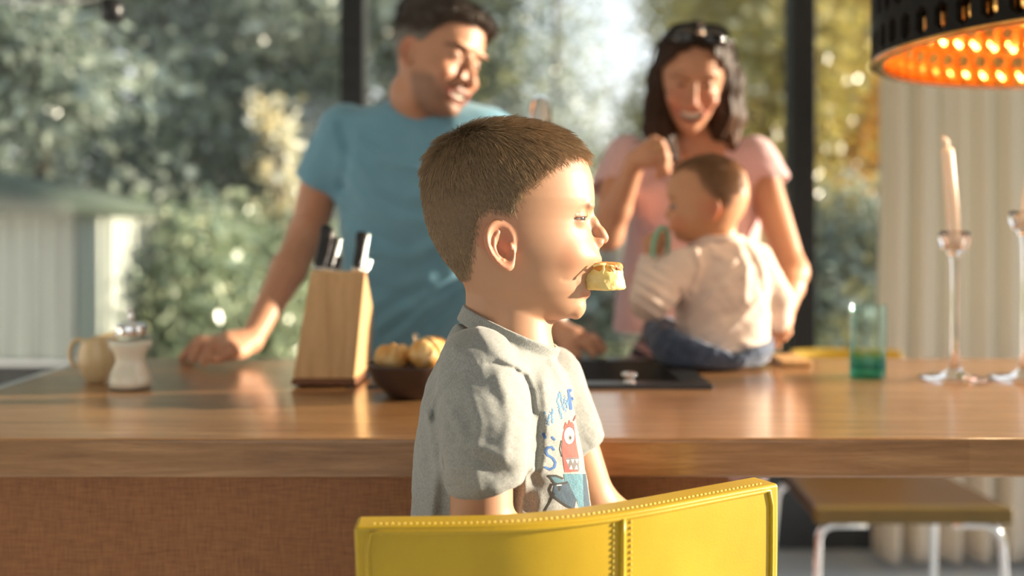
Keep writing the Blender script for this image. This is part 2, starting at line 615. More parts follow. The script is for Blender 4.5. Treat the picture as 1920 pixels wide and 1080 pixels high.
# curtain ----------------------------------------------------------------
def cloth_translucent(name, c, trans=.5, thin=.0):
    t = NT(name)
    v = t.coords((1, 1, 1))
    nz = t.noise(v, 900, 2)
    d = t.n('ShaderNodeBsdfDiffuse'); d.inputs['Color'].default_value = (*c, 1)
    l = t.n('ShaderNodeBsdfTranslucent'); l.inputs['Color'].default_value = (*c, 1)
    mx = t.n('ShaderNodeMixShader'); mx.inputs[0].default_value = trans
    t.l(d.outputs[0], mx.inputs[1]); t.l(l.outputs[0], mx.inputs[2])
    nb = t.bump(nz, .1, .0005); t.l(nb, d.inputs['Normal'])
    tr = t.n('ShaderNodeBsdfTransparent')
    m2 = t.n('ShaderNodeMixShader'); m2.inputs[0].default_value = thin
    t.l(mx.outputs[0], m2.inputs[1]); t.l(tr.outputs[0], m2.inputs[2])
    t.l(m2.outputs[0], t.out.inputs['Surface'])
    return t.m
M_CURTAIN = cloth_translucent('sheer_curtain', (.95, .89, .79), .58, .08)

def make_curtain():
    x0, x1, nx, nz = 1.19, 2.75, 420, 40
    xs = np.linspace(0, 1, nx); zs = np.linspace(.035, 2.56, nz)
    X = x0 + (x1 - x0) * xs
    v = []
    for z in zs:
        k = (z / 2.56)
        ph = 2 * PI * (X - x0) / .098 + .9 * np.sin(5.1 * X) + .25 * np.sin(3 * z)
        amp = .034 + .012 * (1 - k) + .010 * np.sin(7 * X)
        y = 3.27 + amp * np.sin(ph) + .012 * np.sin(2.3 * ph + 1)
        xx = X + .012 * np.sin(ph * 1.0 + 1.2) + .015 * np.sin(2 * z + 4 * X) * (1 - k)
        v.append(np.stack([xx, y, np.full(nx, z)], 1))
    v = np.concatenate(v)
    i, j = np.meshgrid(np.arange(nz - 1), np.arange(nx - 1), indexing='ij')
    a = (i * nx + j).ravel()
    me = np_mesh('curtain', v, np.stack([a, a + 1, a + nx + 1, a + nx], 1))
    o = link('curtain', me, M_CURTAIN)
    sd = o.modifiers.new('t', 'SOLIDIFY'); sd.thickness = .0012
    tag(o, 'sheer cream floor length curtain hanging in folds beside the right window post', 'curtain')
    return o
make_curtain()
bm = B(); tube(bm, [(1.1, 3.27, 2.585), (2.9, 3.27, 2.585)], .012)
tag(obj('curtain_rail', bm, M_ALU), 'slim metal rail carrying the cream curtain', 'curtain rail')

# ------------------------------------------------------------------ island
CF, CBK, CL, CR = 1.235, 1.995, -.835, 2.2     # worktop front, back, left, right
SX0, SX1, SY0, SY1 = -.05, .284, 1.648, 1.915  # basin opening
def worktop():
    bm = B()
    xs = [CL, SX0, SX1, CR]; ys = [CF, SY0, SY1, CBK]
    z0, z1 = TOP - .0496, TOP
    vt = {}
    for k, z in enumerate((z0, z1)):
        for i, x in enumerate(xs):
            for j, y in enumerate(ys): vt[i, j, k] = bm.verts.new((x, y, z))
    for i in range(3):
        for j in range(3):
            if (i, j) == (1, 1): continue
            bm.faces.new([vt[p] for p in ((i, j, 1), (i + 1, j, 1), (i + 1, j + 1, 1), (i, j + 1, 1))])
            bm.faces.new([vt[p] for p in ((i, j, 0), (i, j + 1, 0), (i + 1, j + 1, 0), (i + 1, j, 0))])
    def side(a, b): bm.faces.new([vt[a[0], a[1], 0], vt[b[0], b[1], 0], vt[b[0], b[1], 1], vt[a[0], a[1], 1]])
    for i in range(3):
        side((i, 0), (i + 1, 0)); side((i + 1, 3), (i, 3)); side((0, i + 1), (0, i)); side((3, i), (3, i + 1))
    side((2, 1), (1, 1)); side((1, 2), (2, 2)); side((1, 1), (1, 2)); side((2, 2), (2, 1))
    o = obj('worktop', bm, M_OAK, None, bevel=.005, seg=3)
    tag(o, 'long oak worktop of the island, running on to the right as a table', 'worktop')
    box_obj('edge_strip', (CL - .012, CF, TOP - .05), (CL, CBK, TOP + .001), M_ALU, o, .001)
    for y in (CF + .06, CBK - .12):
        box_obj('leg', (CR - .12, y, .0), (CR - .06, y + .06, TOP - .0496), M_ALU, o, .003)
    return o
worktop()

isl = thing('island_base', (-.26, 1.6, 0), 'brown woven veneer base cabinet under the left of the oak worktop', 'cabinet')
box_obj('front_panel', (-.80, 1.268, .06), (.277, 1.288, TOP - .0500), M_WEAVE, isl, .002)
box_obj('side_panel', (.292, 1.45, .06), (.312, 1.95, TOP - .0500), M_WEAVE, isl, .002)
box_obj('side_panel', (-.80, 1.289, .06), (-.778, 1.93, TOP - .0500), M_WEAVE, isl, .002)
box_obj('back_panel', (-.777, 1.93, .06), (.291, 1.95, TOP - .0500), M_WEAVE, isl, .002)
box_obj('plinth', (-.76, 1.32, 0), (.24, 1.9, .06), M_DARKWALL, isl)

# sink -------------------------------------------------------------------
sk = thing('sink', (.05, 1.78, TOP), 'black inset sink with a raised rim in the worktop', 'sink')
bm = B()
X0, X1, Y0, Y1 = -.235, .326, 1.609, 1.952
xs = [X0, SX0 + .004, SX1 - .004, X1]; ys = [Y0, SY0 + .004, SY1 - .004, Y1]
zt = TOP + .007
g = [[bm.verts.new((x, y, zt)) for y in ys] for x in xs]
gb = [[bm.verts.new((x, y, TOP + .0005)) for y in ys] for x in xs]
for i in range(3):
    for j in range(3):
        if (i, j) != (1, 1): bm.faces.new((g[i][j], g[i + 1][j], g[i + 1][j + 1], g[i][j + 1]))
for i in range(3):
    for (a, b) in (((i, 0), (i + 1, 0)), ((i + 1, 3), (i, 3)), ((0, i + 1), (0, i)), ((3, i), (3, i + 1))):
        bm.faces.new((gb[a[0]][a[1]], gb[b[0]][b[1]], g[b[0]][b[1]], g[a[0]][a[1]]))
obj('rim', bm, M_SINK, sk, bevel=.002)
bm = B()
zb = TOP - .17
a = [bm.verts.new(p) for p in ((xs[1], ys[1], zt), (xs[2], ys[1], zt), (xs[2], ys[2], zt), (xs[1], ys[2], zt))]
b = [bm.verts.new(p) for p in ((xs[1] + .01, ys[1] + .01, zb), (xs[2] - .01, ys[1] + .01, zb), (xs[2] - .01, ys[2] - .01, zb), (xs[1] + .01, ys[2] - .01, zb))]
for i in range(4): bm.faces.new((a[i], a[(i + 1) % 4], b[(i + 1) % 4], b[i]))
bm.faces.new(b)
obj('basin', bm, M_SINK, sk)
bm = B()
k = W(1180, 716, 1.625)
lathe(bm, [(0, 0), (.011, 0), (.011, .002), (.008, .004), (.0075, .009), (.0125, .011), (.0128, .016), (.011, .0175), (0, .0175)], (k[0], 1.627, zt), 32)
tag(obj('plug_knob', bm, M_CHROME, sk), 'small chrome plug knob')
bm = B(); lathe(bm, [(0, .002), (.02, .002), (.026, 0)], (.12, 1.78, zb + .001), 32)
obj('drain', bm, M_CHROME, sk)

# faucet -----------------------------------------------------------------
fx = .052
fc = thing('kitchen_tap', (fx, 1.934, zt), 'tall chrome gooseneck kitchen tap rising behind the boy\'s head', 'tap')
bm = B(); lathe(bm, [(0, .0006), (.027, .0006), (.027, .006), (.02, .012), (.017, .05), (0, .05)], (fx, 1.934, zt), 32)
obj('base', bm, M_CHROME, fc)
pts = [(fx, 1.934, zt + .04), (fx, 1.934, 1.26)]
for i in range(13):
    a = PI * i / 12
    pts.append((fx, 1.854 + .08 * math.cos(a), 1.268 + .08 * math.sin(a)))
pts.append((fx, 1.774, 1.22))
bm = B(); tube(bm, pts, .0200, 20)
obj('neck', bm, M_CHROME, fc)
bm = B(); lathe(bm, [(0, 0), (.019, 0), (.0225, .01), (.0225, .085), (.017, .1), (0, .1)], (fx, 1.774, 1.135), 28)
obj('spray_head', bm, M_STEEL, fc)
bm = B(); tube(bm, [(fx - .015, 1.934, zt + .035), (fx - .05, 1.934, zt + .045), (fx - .075, 1.932, zt + .075)], [.008, .007, .005], 12)
obj('lever', bm, M_CHROME, fc)

# knife block ------------------------------------------------------------
kb = thing('knife_block', (-.305, 1.70, TOP), 'tall slanting beech knife block beside the bread bowl', 'knife block')
bm = B()
q = {}
co = dict(fbl=(-.359, 1.626, .874), fbr=(-.256, 1.626, .874), ftl=(-.330, 1.632, 1.051), ftr=(-.239, 1.632, 1.051),
          btl=(-.336, 1.778, .972), btr=(-.248, 1.778, .972), bbl=(-.358, 1.768, .874), bbr=(-.252, 1.768, .874))
for k_, c_ in co.items(): q[k_] = bm.verts.new(c_)
for f_ in ('fbl fbr ftr ftl', 'fbr bbr btr ftr', 'bbl fbl ftl btl', 'ftl ftr btr btl', 'bbr bbl btl btr', 'fbl bbl bbr fbr'):
    bm.faces.new([q[n_] for n_ in f_.split()])
obj('block', bm, M_BLOCK, kb, bevel=.003)
bm = B()
box(bm, (-.3605, 1.6245, .8635), (-.2545, 1.77, .8742))
obj('base_board', bm, M_BLOCKEND, kb, bevel=.002)
for x, y in ((-.345, 1.64), (-.27, 1.64), (-.345, 1.755), (-.27, 1.755)):
    bm = B(); lathe(bm, [(0, 0), (.006, 0), (.006, .0036), (0, .0036)], (x, y, TOP), 16)
    obj('foot', bm, M_BLACKPL, kb)

M_HANDLE = simple('knife_handle_black', (.018, .018, .02), .28)
def knife(base, tip, w, d, label):
    """base and tip of the handle in world space"""
    base, tip = Vector(base), Vector(tip)
    L = (tip - base).length
    up = (tip - base).normalized()
    xa = Vector((1, .15, 0)); xa = (xa - up * xa.dot(up)).normalized()
    ya = up.cross(xa)
    M = Matrix.Translation(base) @ Matrix((xa, ya, up)).transposed().to_4x4()
    t = thing('kitchen_knife', base, label, 'knife', 'knives in the wooden block')
    bm = B()
    n = 20
    rings = []
    for s_, kw, off in ((.0, .78, 0), (.12, .86, 0), (.35, .95, .04), (.6, .92, .02), (.85, 1.06, -.06), (.95, .98, -.10), (1, .6, -.12)):
        rings.append([bm.verts.new(M @ Vector((w * (off + .5 * kw * math.copysign(abs(math.cos(2 * PI * i / n)) ** .7, math.cos(2 * PI * i / n))),
                      d * .5 * (.75 if s_ == 1 else 1) * math.copysign(abs(math.sin(2 * PI * i / n)) ** .7, math.sin(2 * PI * i / n)), L * s_))) for i in range(n)])
    for a, b in zip(rings, rings[1:]):
        for i in range(n): bm.faces.new((a[i], a[(i + 1) % n], b[(i + 1) % n], b[i]))
    bm.faces.new(rings[0][::-1]); bm.faces.new(rings[-1])
    obj('handle', bm, M_HANDLE, t)
    bm = B(); box(bm, (-w * .42, -d * .42, -.004), (w * .42, d * .42, .004))
    for v in bm.verts: v.co = M @ v.co
    obj('bolster', bm, M_STEEL, t, bevel=.001)
    bm = B(); box(bm, (w * .30, -d * .2, L * .1), (w * .5, d * .2, L * .97))
    for v in bm.verts: v.co = M @ (v.co + Vector((w * .06, 0, 0)))
    tag(obj('tang', bm, M_STEEL, t, bevel=.001), 'steel spine of the handle')
def kp(px, py, Y): return W(px, py, Y)
knife(kp(597, 503, 1.665), kp(616, 424, 1.69), .021, .016, 'largest black handled knife, leftmost in the wooden block')
knife(kp(616, 505, 1.675), kp(629, 446, 1.70), .019, .015, 'second black handled knife from the left, close against the largest')
knife(kp(629, 508, 1.66), kp(637, 482, 1.67), .011, .012, 'short steel tipped knife low between the two bigger handles')
knife(kp(669, 505, 1.66), kp(681, 436, 1.685), .020, .016, 'tall black handled knife standing alone at the right of the block')
knife(kp(683, 507, 1.665), kp(690, 486, 1.675), .013, .012, 'short black knife at the right edge of the wooden block')

# bowl and rolls ---------------------------------------------------------
M_BOWL = simple('dark_brown_stoneware', srgb(58, 42, 36), .42, 0, (60, .1))
BC = (-.149, 1.545, TOP)
bm = B()
lathe(bm, [(0, .001), (.038, 0), (.046, .004), (.064, .022), (.0745, .050), (.0760, .0535), (.0735, .0535), (.071, .050), (.060, .024), (.040, .009), (0, .008)], BC, 64)
tag(obj('bowl', bm, M_BOWL), 'dark brown round bowl holding bread rolls behind the boy\'s shoulder', 'bowl')

def bread_mat(name, c0, c1, c2, sc=26):
    t = NT(name)
    v = t.coords()
    f = t.noise(v, sc, 5, .6)
    g = t.noise(v, sc * 6, 4, .6)
    c = t.ramp(f, [(.33, c0), (.5, c1), (.66, c2)])
    t.bsdf(c, .55, normal=t.bump(g, .35, .002), Subsurface_Weight=.15, Subsurface_Scale=.004)
    return t.m
M_ROLL = bread_mat('golden_crust', srgb(178, 112, 48), srgb(222, 168, 92), srgb(240, 208, 150))
def roll(c, r, rot, label, lines):
    R = np.array(Matrix.Rotation(rot, 3, 'Z'))
    def fn(P):
        q = (P - _a(c)) @ R.astype(np.float32)
        d = ell(q, (0, 0, 0), (r * 1.12, r * .95, r * .82))
        d += .003 * wob(q, 55, rot) + .0008 * wob(q, 260, 1)
        for k in range(lines):
            a0 = (k - (lines - 1) / 2) * .55
            d += .0032 * np.exp(-((q[:, 0] - r * a0 - .1 * q[:, 1]) / .004) ** 2) * (q[:, 2] > 0)
        return d
    o = blob('bread_roll', fn, np.array(c) - r * 1.4, np.array(c) + r * 1.4, .002, M_ROLL)
    tag(o, label, 'bread roll', 'bread rolls in the brown bowl')
roll(W(737, 668, 1.545), .0275, .3, 'bread roll at the left side of the brown bowl', 2)
roll(W(803, 663, 1.53), .0315, 1.0, 'bigger golden bread roll in the middle of the brown bowl', 2)
roll(W(812, 654, 1.587), .026, 2.0, 'bread roll at the back of the bowl, half hidden by the bigger one', 1)
bm = B()
a_, b_ = W(783, 668, 1.578), W(780, 627, 1.60)
tube(bm, [a_, (a_ + b_) / 2, b_], [.003, .0035, .0045], 10)
tag(obj('spoon', bm, M_STEEL), 'steel spoon handle standing up between the bread rolls', 'spoon')

# jug and sugar shaker ---------------------------------------------------
M_CREAM = simple('cream_glaze', srgb(214, 188, 142), .3, 0, (30, .05), Coat_Weight=.3)
jc = W(185, 717, 1.69); jc = np.array([jc[0], 1.69, TOP])
jg = thing('milk_jug', jc, 'small cream glazed jug with a loop handle behind the sugar shaker', 'jug')
bm = B()
vs = lathe(bm, [(0, .002), (.020, 0), (.0225, .003), (.029, .016), (.0335, .034), (.0325, .052), (.0285, .068), (.0290, .078), (.0268, .078), (.0262, .068), (.030, .050), (.031, .034), (.026, .015), (0, .008)], jc, 56)
for v in vs:
    dx = v.co.x - jc[0]; h = v.co.z - TOP
    if h > .05:
        k_ = (h - .05) / .028
        v.co.z += .30 * dx * k_
        if dx > 0: v.co.x += .35 * dx * k_ * max(0, 1 - abs(v.co.y - jc[1]) / .02)
obj('body', bm, M_CREAM, jg)
bm = B()
hp = [(jc[0] - .025, jc[1], TOP + .066)]
for i in range(9):
    a = PI * (.42 + .95 * i / 8)
    hp.append((jc[0] - .0295 + .016 * math.cos(a) - .003, jc[1] - .002, TOP + .048 + .024 * math.sin(a)))
hp.append((jc[0] - .031, jc[1], TOP + .027))
tube(bm, hp, .0038, 12)
obj('handle', bm, M_CREAM, jg)

sc_ = np.array([W(245, 728, 1.615)[0], 1.615, TOP])
sg = thing('sugar_shaker', sc_, 'waisted glass sugar shaker with chrome lid and pouring spout at the left', 'sugar shaker')
def real_glass(name, c=(1, 1, 1), rough=0.0, ior=1.45):
    t = NT(name)
    t.bsdf(c, rough, Transmission_Weight=1.0, IOR=ior)
    return t.m
M_GLASS = real_glass('clear_glass')
prof = [(.030, .0), (.0352, .004), (.0358, .014), (.033, .026), (.0262, .042), (.0258, .050), (.029, .060), (.0352, .070), (.0362, .0765), (.033, .083), (.0245, .088), (.022, .090)]
bm = B()
vs = lathe(bm, [(0, 0)] + prof, sc_, 60)
for v in vs:
    a = math.atan2(v.co.y - sc_[1], v.co.x - sc_[0]); h = v.co.z - TOP
    k_ = 1 + .018 * math.cos(12 * a) * (1 if .008 < h < .075 else 0)
    v.co.x = sc_[0] + (v.co.x - sc_[0]) * k_; v.co.y = sc_[1] + (v.co.y - sc_[1]) * k_
M_SHAKER = glass_mat('shaker_glass', (.97, .97, .95))
obj('jar', bm, M_SHAKER, sg)
bm = B()
lathe(bm, [(0, .005)] + [(max(0, r - .0035), h + (.005 if h < .004 else 0)) for r, h in prof if h < .077] + [(.020, .078), (0, .080)], sc_, 48)
M_SUGAR = simple('white_sugar', srgb(246, 240, 226), .8, 0, (500, .12), Subsurface_Weight=.2, Subsurface_Scale=.003)
tag(obj('sugar', bm, M_SUGAR, sg), 'white sugar filling the jar')
bm = B(); lathe(bm, [(0, .086), (.0235, .086), (.0245, .088), (.0245, .1015), (.0235, .104), (.012, .108), (.0, .109)], sc_, 48)
obj('lid', bm, M_CHROME, sg)
bm = B(); tube(bm, [sc_ + (0, 0, .105), sc_ + (.001, 0, .118), sc_ + (-.001, -.002, .131)], [.0058, .0056, .0042], 16)
obj('spout', bm, M_CHROME, sg)

# tumbler ----------------------------------------------------------------
gc = np.array([W(1627, 700, 1.74)[0], 1.74, TOP])
bm = B()
lathe(bm, [(0, .0), (.0285, 0), (.0300, .002), (.0305, .02), (.0318, .1255), (.0312, .127), (.0304, .1255), (.0290, .024), (.0275, .016), (0, .0145)], gc, 64)
t = NT('teal_glass')
tc = t.coords()
sp = t.n('ShaderNodeSeparateXYZ'); t.l(tc, sp.inputs[0])
mr = t.n('ShaderNodeMapRange'); mr.inputs['From Min'].default_value = TOP + .016; mr.inputs['From Max'].default_value = TOP + .05
t.l(sp.outputs['Z'], mr.inputs['Value'])
tin = t.mix(srgb(124, 220, 224), srgb(248, 254, 254), mr.outputs[0])
fr_n = t.n('ShaderNodeLayerWeight'); fr_n.inputs['Blend'].default_value = .3
trn = t.n('ShaderNodeBsdfTransparent'); t.l(t.mix(tin, t.mix(tin, srgb(206, 238, 236), 1.0, 'MULTIPLY'), fr_n.outputs['Facing']), trn.inputs['Color'])
gls = t.n('ShaderNodeBsdfGlossy'); gls.inputs['Roughness'].default_value = .03
mxx = t.n('ShaderNodeMixShader'); t.l(thin_refl(t, .5), mxx.inputs[0]); t.l(trn.outputs[0], mxx.inputs[1]); t.l(gls.outputs[0], mxx.inputs[2])
t.l(mxx.outputs[0], t.out.inputs['Surface'])
tag(obj('tumbler', bm, t.m), 'clear tall drinking glass with a thick teal base on the worktop', 'glass')

# candlesticks -----------------------------------------------------------
M_CANDLE = simple('ivory_wax', srgb(232, 226, 214), .45, 0, (60, .04), Subsurface_Weight=.1, Subsurface_Scale=.003)
M_WICK = simple('wick', (.82, .80, .74), .8)
def candlestick(x, y, h, label):
    c = np.array([x, y, TOP])
    bm = B()
    prof = [(0, .001), (.054, 0), (.0575, .002), (.0565, .0042), (.030, .0072), (.015, .013), (.0082, .024), (.0060, .05), (.0052, h * .5), (.0060, h - .06), (.0078, h - .046),
            (.0088, h - .041), (.0125, h - .037), (.021, h - .029), (.0258, h - .016), (.0245, h - .002), (.0232, h), (.0215, h - .002), (.0135, h - .016), (.0125, h - .028), (0, h - .029)]
    lathe(bm, prof, c, 56)
    tag(obj('candlestick', bm, M_GLASS), label, 'candlestick', 'glass candlesticks on the table end')
def candle(x, y, h, lean, label, L=.175):
    b0 = Vector((x, y, TOP + h - .0275))
    b1 = b0 + Vector((lean[0], lean[1], L))
    cd = thing('candle', b0, label, 'candle', 'candles in the glass candlesticks')
    d = (b1 - b0)
    bm = B(); tube(bm, [b0, b0 + d * .1, b0 + d * .5, b0 + d * .93, b0 + d * .985, b1], [.0105, .0112, .0108, .0098, .0088, .0050], 28)
    obj('wax', bm, M_CANDLE, cd)
    bm = B()
    u = d.normalized()
    tube(bm, [b1 - u * .002, b1 + u * .008 + Vector((-.001, 0, 0)), b1 + u * .015 + Vector((-.004, 0, 0)), b1 + u * .019 + Vector((-.007, 0, -.001))], [.0030, .0058, .0040, .0015], 14)
    obj('wick', bm, M_WICK, cd)
cx1, cx2 = W(1790, 712, 1.715)[0], W(1922, 708, 1.715)[0]
candlestick(cx1, 1.715, .255, 'glass candlestick with a round foot holding the tilted ivory candle')
candlestick(cx2, 1.715, .290, 'taller glass candlestick cut off by the right edge of the photo')
candle(cx1, 1.715, .255, (-.013, 0), 'tilted ivory taper candle in the left glass candlestick', .172)
candle(cx2, 1.715, .290, (.028, 0), 'ivory taper candle in the taller right candlestick')

# wooden tray at the far edge
bm = B()
a = W(1440, 684, 1.895)
box(bm, (a[0] + .018, 1.86, TOP + .0005), (a[0] + .075, 1.97, TOP + .012))
o = obj('serving_board', bm, M_BLOCK, bevel=.003)
tag(o, 'small pale wooden board lying by the baby on the far worktop edge', 'board')

# ------------------------------------------------------------------ pendant lamp
LC, LR, LZ, LH = np.array([1.02, 1.62]), .41, 1.408, .41
lp = thing('pendant_lamp', (LC[0], LC[1], LZ), 'large black drum pendant lamp with jewel cut-outs and a glowing brass lining', 'lamp')
M_LBLACK = simple('black_lacquered_metal', (.008, .007, .006), .55, Specular_IOR_Level=.2)
t = NT('brass_lining')
bn = t.noise(t.coords(), 55, 3)
t.bsdf(t.ramp(bn, [(.3, (.80, .34, .08)), (.7, (.96, .55, .18))]), .20, 1.0)
M_BRASS = t.m
def lamp_shade():
    nc = 62; rows = 7; ch = LH / rows
    bm = B()
    def pt(u, z, r): return Vector((LC[0] + r * math.cos(u), LC[1] + r * math.sin(u), z))
    da = 2 * PI / nc
    for i in range(nc):
        for j in range(rows):
            off = .5 * (j % 2)
            u0 = (i + off) * da; z0 = LZ + j * ch
            solid = (j == rows - 1)
            R = [(0, 0), (.5, 0), (1, 0), (1, .5), (1, 1), (.5, 1), (0, 1), (0, .5)]
            H = [(.20, .28), (.5, .10), (.80, .28), (.80, .5), (.80, .72), (.5, .90), (.20, .72), (.20, .5)]
            ro = [bm.verts.new(pt(u0 + a * da, z0 + b * ch, LR)) for a, b in R]
            ho = [bm.verts.new(pt(u0 + a * da, z0 + b * ch, LR)) for a, b in H]
            hi = [bm.verts.new(pt(u0 + (.5 + (a - .5) * .8) * da, z0 + (.5 + (b - .5) * .86) * ch, LR - .010)) for a, b in H]
            for k in range(8):
                bm.faces.new((ro[k], ro[(k + 1) % 8], ho[(k + 1) % 8], ho[k]))
                bm.faces.new((ho[k], ho[(k + 1) % 8], hi[(k + 1) % 8], hi[k]))
    bmesh.ops.remove_doubles(bm, verts=bm.verts[:], dist=1e-5)
    o = obj('shade', bm, M_LBLACK, lp, smooth=False)
    # brass lining: pressed into a jewel pattern
    bm = B()
    nu, nz = nc * 10, rows * 12
    g = []
    for j in range(nz + 1):
        row = []
        for i in range(nu):
            u = 2 * PI * i / nu; v = j / nz
            a = u / da; b = v * rows
            jj = math.floor(min(b, rows - .001)); fa = (a - .5 * (jj % 2)) % 1; fb = b - jj
            dent = .0085 * (math.sin(PI * fa) * math.sin(PI * fb)) ** 1.4
            row.append(bm.verts.new(pt(u, LZ + .002 + v * (LH - .004), LR - .0205 + dent)))
        g.append(row)
    for j in range(nz):
        for i in range(nu):
            bm.faces.new((g[j][i], g[j][(i + 1) % nu], g[j + 1][(i + 1) % nu], g[j + 1][i]))
    tag(obj('lining', bm, M_BRASS, lp), 'brass lining glowing orange')
    bm = B(); lathe(bm, [(LR - .0195, .0), (LR + .0012, 0), (LR + .0012, .005), (LR - .0195, .005), (LR - .0195, 0)], (LC[0], LC[1], LZ - .004), 120)
    tag(obj('rim', bm, M_BRASS, lp), 'copper coloured lower rim')
    bm = B()
    for k in range(3):
        a = 2 * PI * k / 3 + .4
        tube(bm, [(LC[0], LC[1], LZ + LH - .06), (LC[0] + (LR - .02) * math.cos(a), LC[1] + (LR - .02) * math.sin(a), LZ + LH - .02)], .003, 8)
    obj('spider', bm, M_LBLACK, lp)
    bm = B(); lathe(bm, [(0, 0), (.03, 0), (.032, .01), (.032, .06), (.01, .075), (0, .075)], (LC[0], LC[1], LZ + LH - .10), 24)
    obj('socket', bm, M_LBLACK, lp)
    bm = B(); tube(bm, [(LC[0], LC[1], LZ + LH - .03), (LC[0], LC[1], 2.62)], .004, 8)
    obj('cord', bm, M_LBLACK, lp)
    bm = B(); bmesh.ops.create_uvsphere(bm, u_segments=32, v_segments=16, radius=.05)
    for v in bm.verts: v.co += Vector((LC[0], LC[1], LZ + LH - .145))
    t = NT('lit_bulb'); e = t.n('ShaderNodeEmission'); e.inputs[0].default_value = (1, .74, .42, 1); e.inputs[1].default_value = 130
    t.l(e.outputs[0], t.out.inputs['Surface'])
    obj('bulb', bm, t.m, lp)
lamp_shade()

# small spotlight on a rail at the top left
hp = W(211, 20, 2.25)
sl = thing('spotlight', (hp[0], 2.25, hp[2]), 'small black spotlight on a thin rail at the top left', 'spotlight')
bm = B(); lathe(bm, [(0, -.026), (.019, -.026), (.024, -.024), (.024, .024), (.010, .028), (0, .028)], (hp[0], 2.25, hp[2]), 28)
obj('head', bm, M_BLACKPL, sl)
bm = B(); tube(bm, [(hp[0] - .62, 2.25, hp[2] + .020), (hp[0] - .02, 2.25, hp[2] + .020)], .004, 10)
tag(obj('rail', bm, M_ALU, sl), 'thin metal rail')
bm = B(); tube(bm, [(hp[0], 2.25, hp[2] + .026), (hp[0], 2.25, 2.62)], .0025, 8)
obj('cord', bm, M_BLACKPL, sl)

# ------------------------------------------------------------------ chairs
def leather_mat(name, c, rough=.42):
    t = NT(name)
    v = t.coords()
    vo = t.n('ShaderNodeTexVoronoi'); vo.inputs['Scale'].default_value = 420; t.l(v, vo.inputs['Vector'])
    nz = t.noise(v, 14, 4)
    col = t.mix(tuple(.80 * a for a in c), tuple(min(1, 1.16 * a) for a in c), nz)
    t.bsdf(col, t.math('ADD', t.math('MULTIPLY', nz, .15), rough - .07), normal=t.bump(vo.outputs['Distance'], .10, .0006), Coat_Weight=.12, Coat_Roughness=.35)
    return t.m
M_YELLOW = leather_mat('yellow_leather', srgb(196, 160, 22))
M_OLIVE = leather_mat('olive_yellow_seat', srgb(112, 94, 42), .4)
M_THREAD = simple('pale_thread', srgb(226, 196, 92), .7)

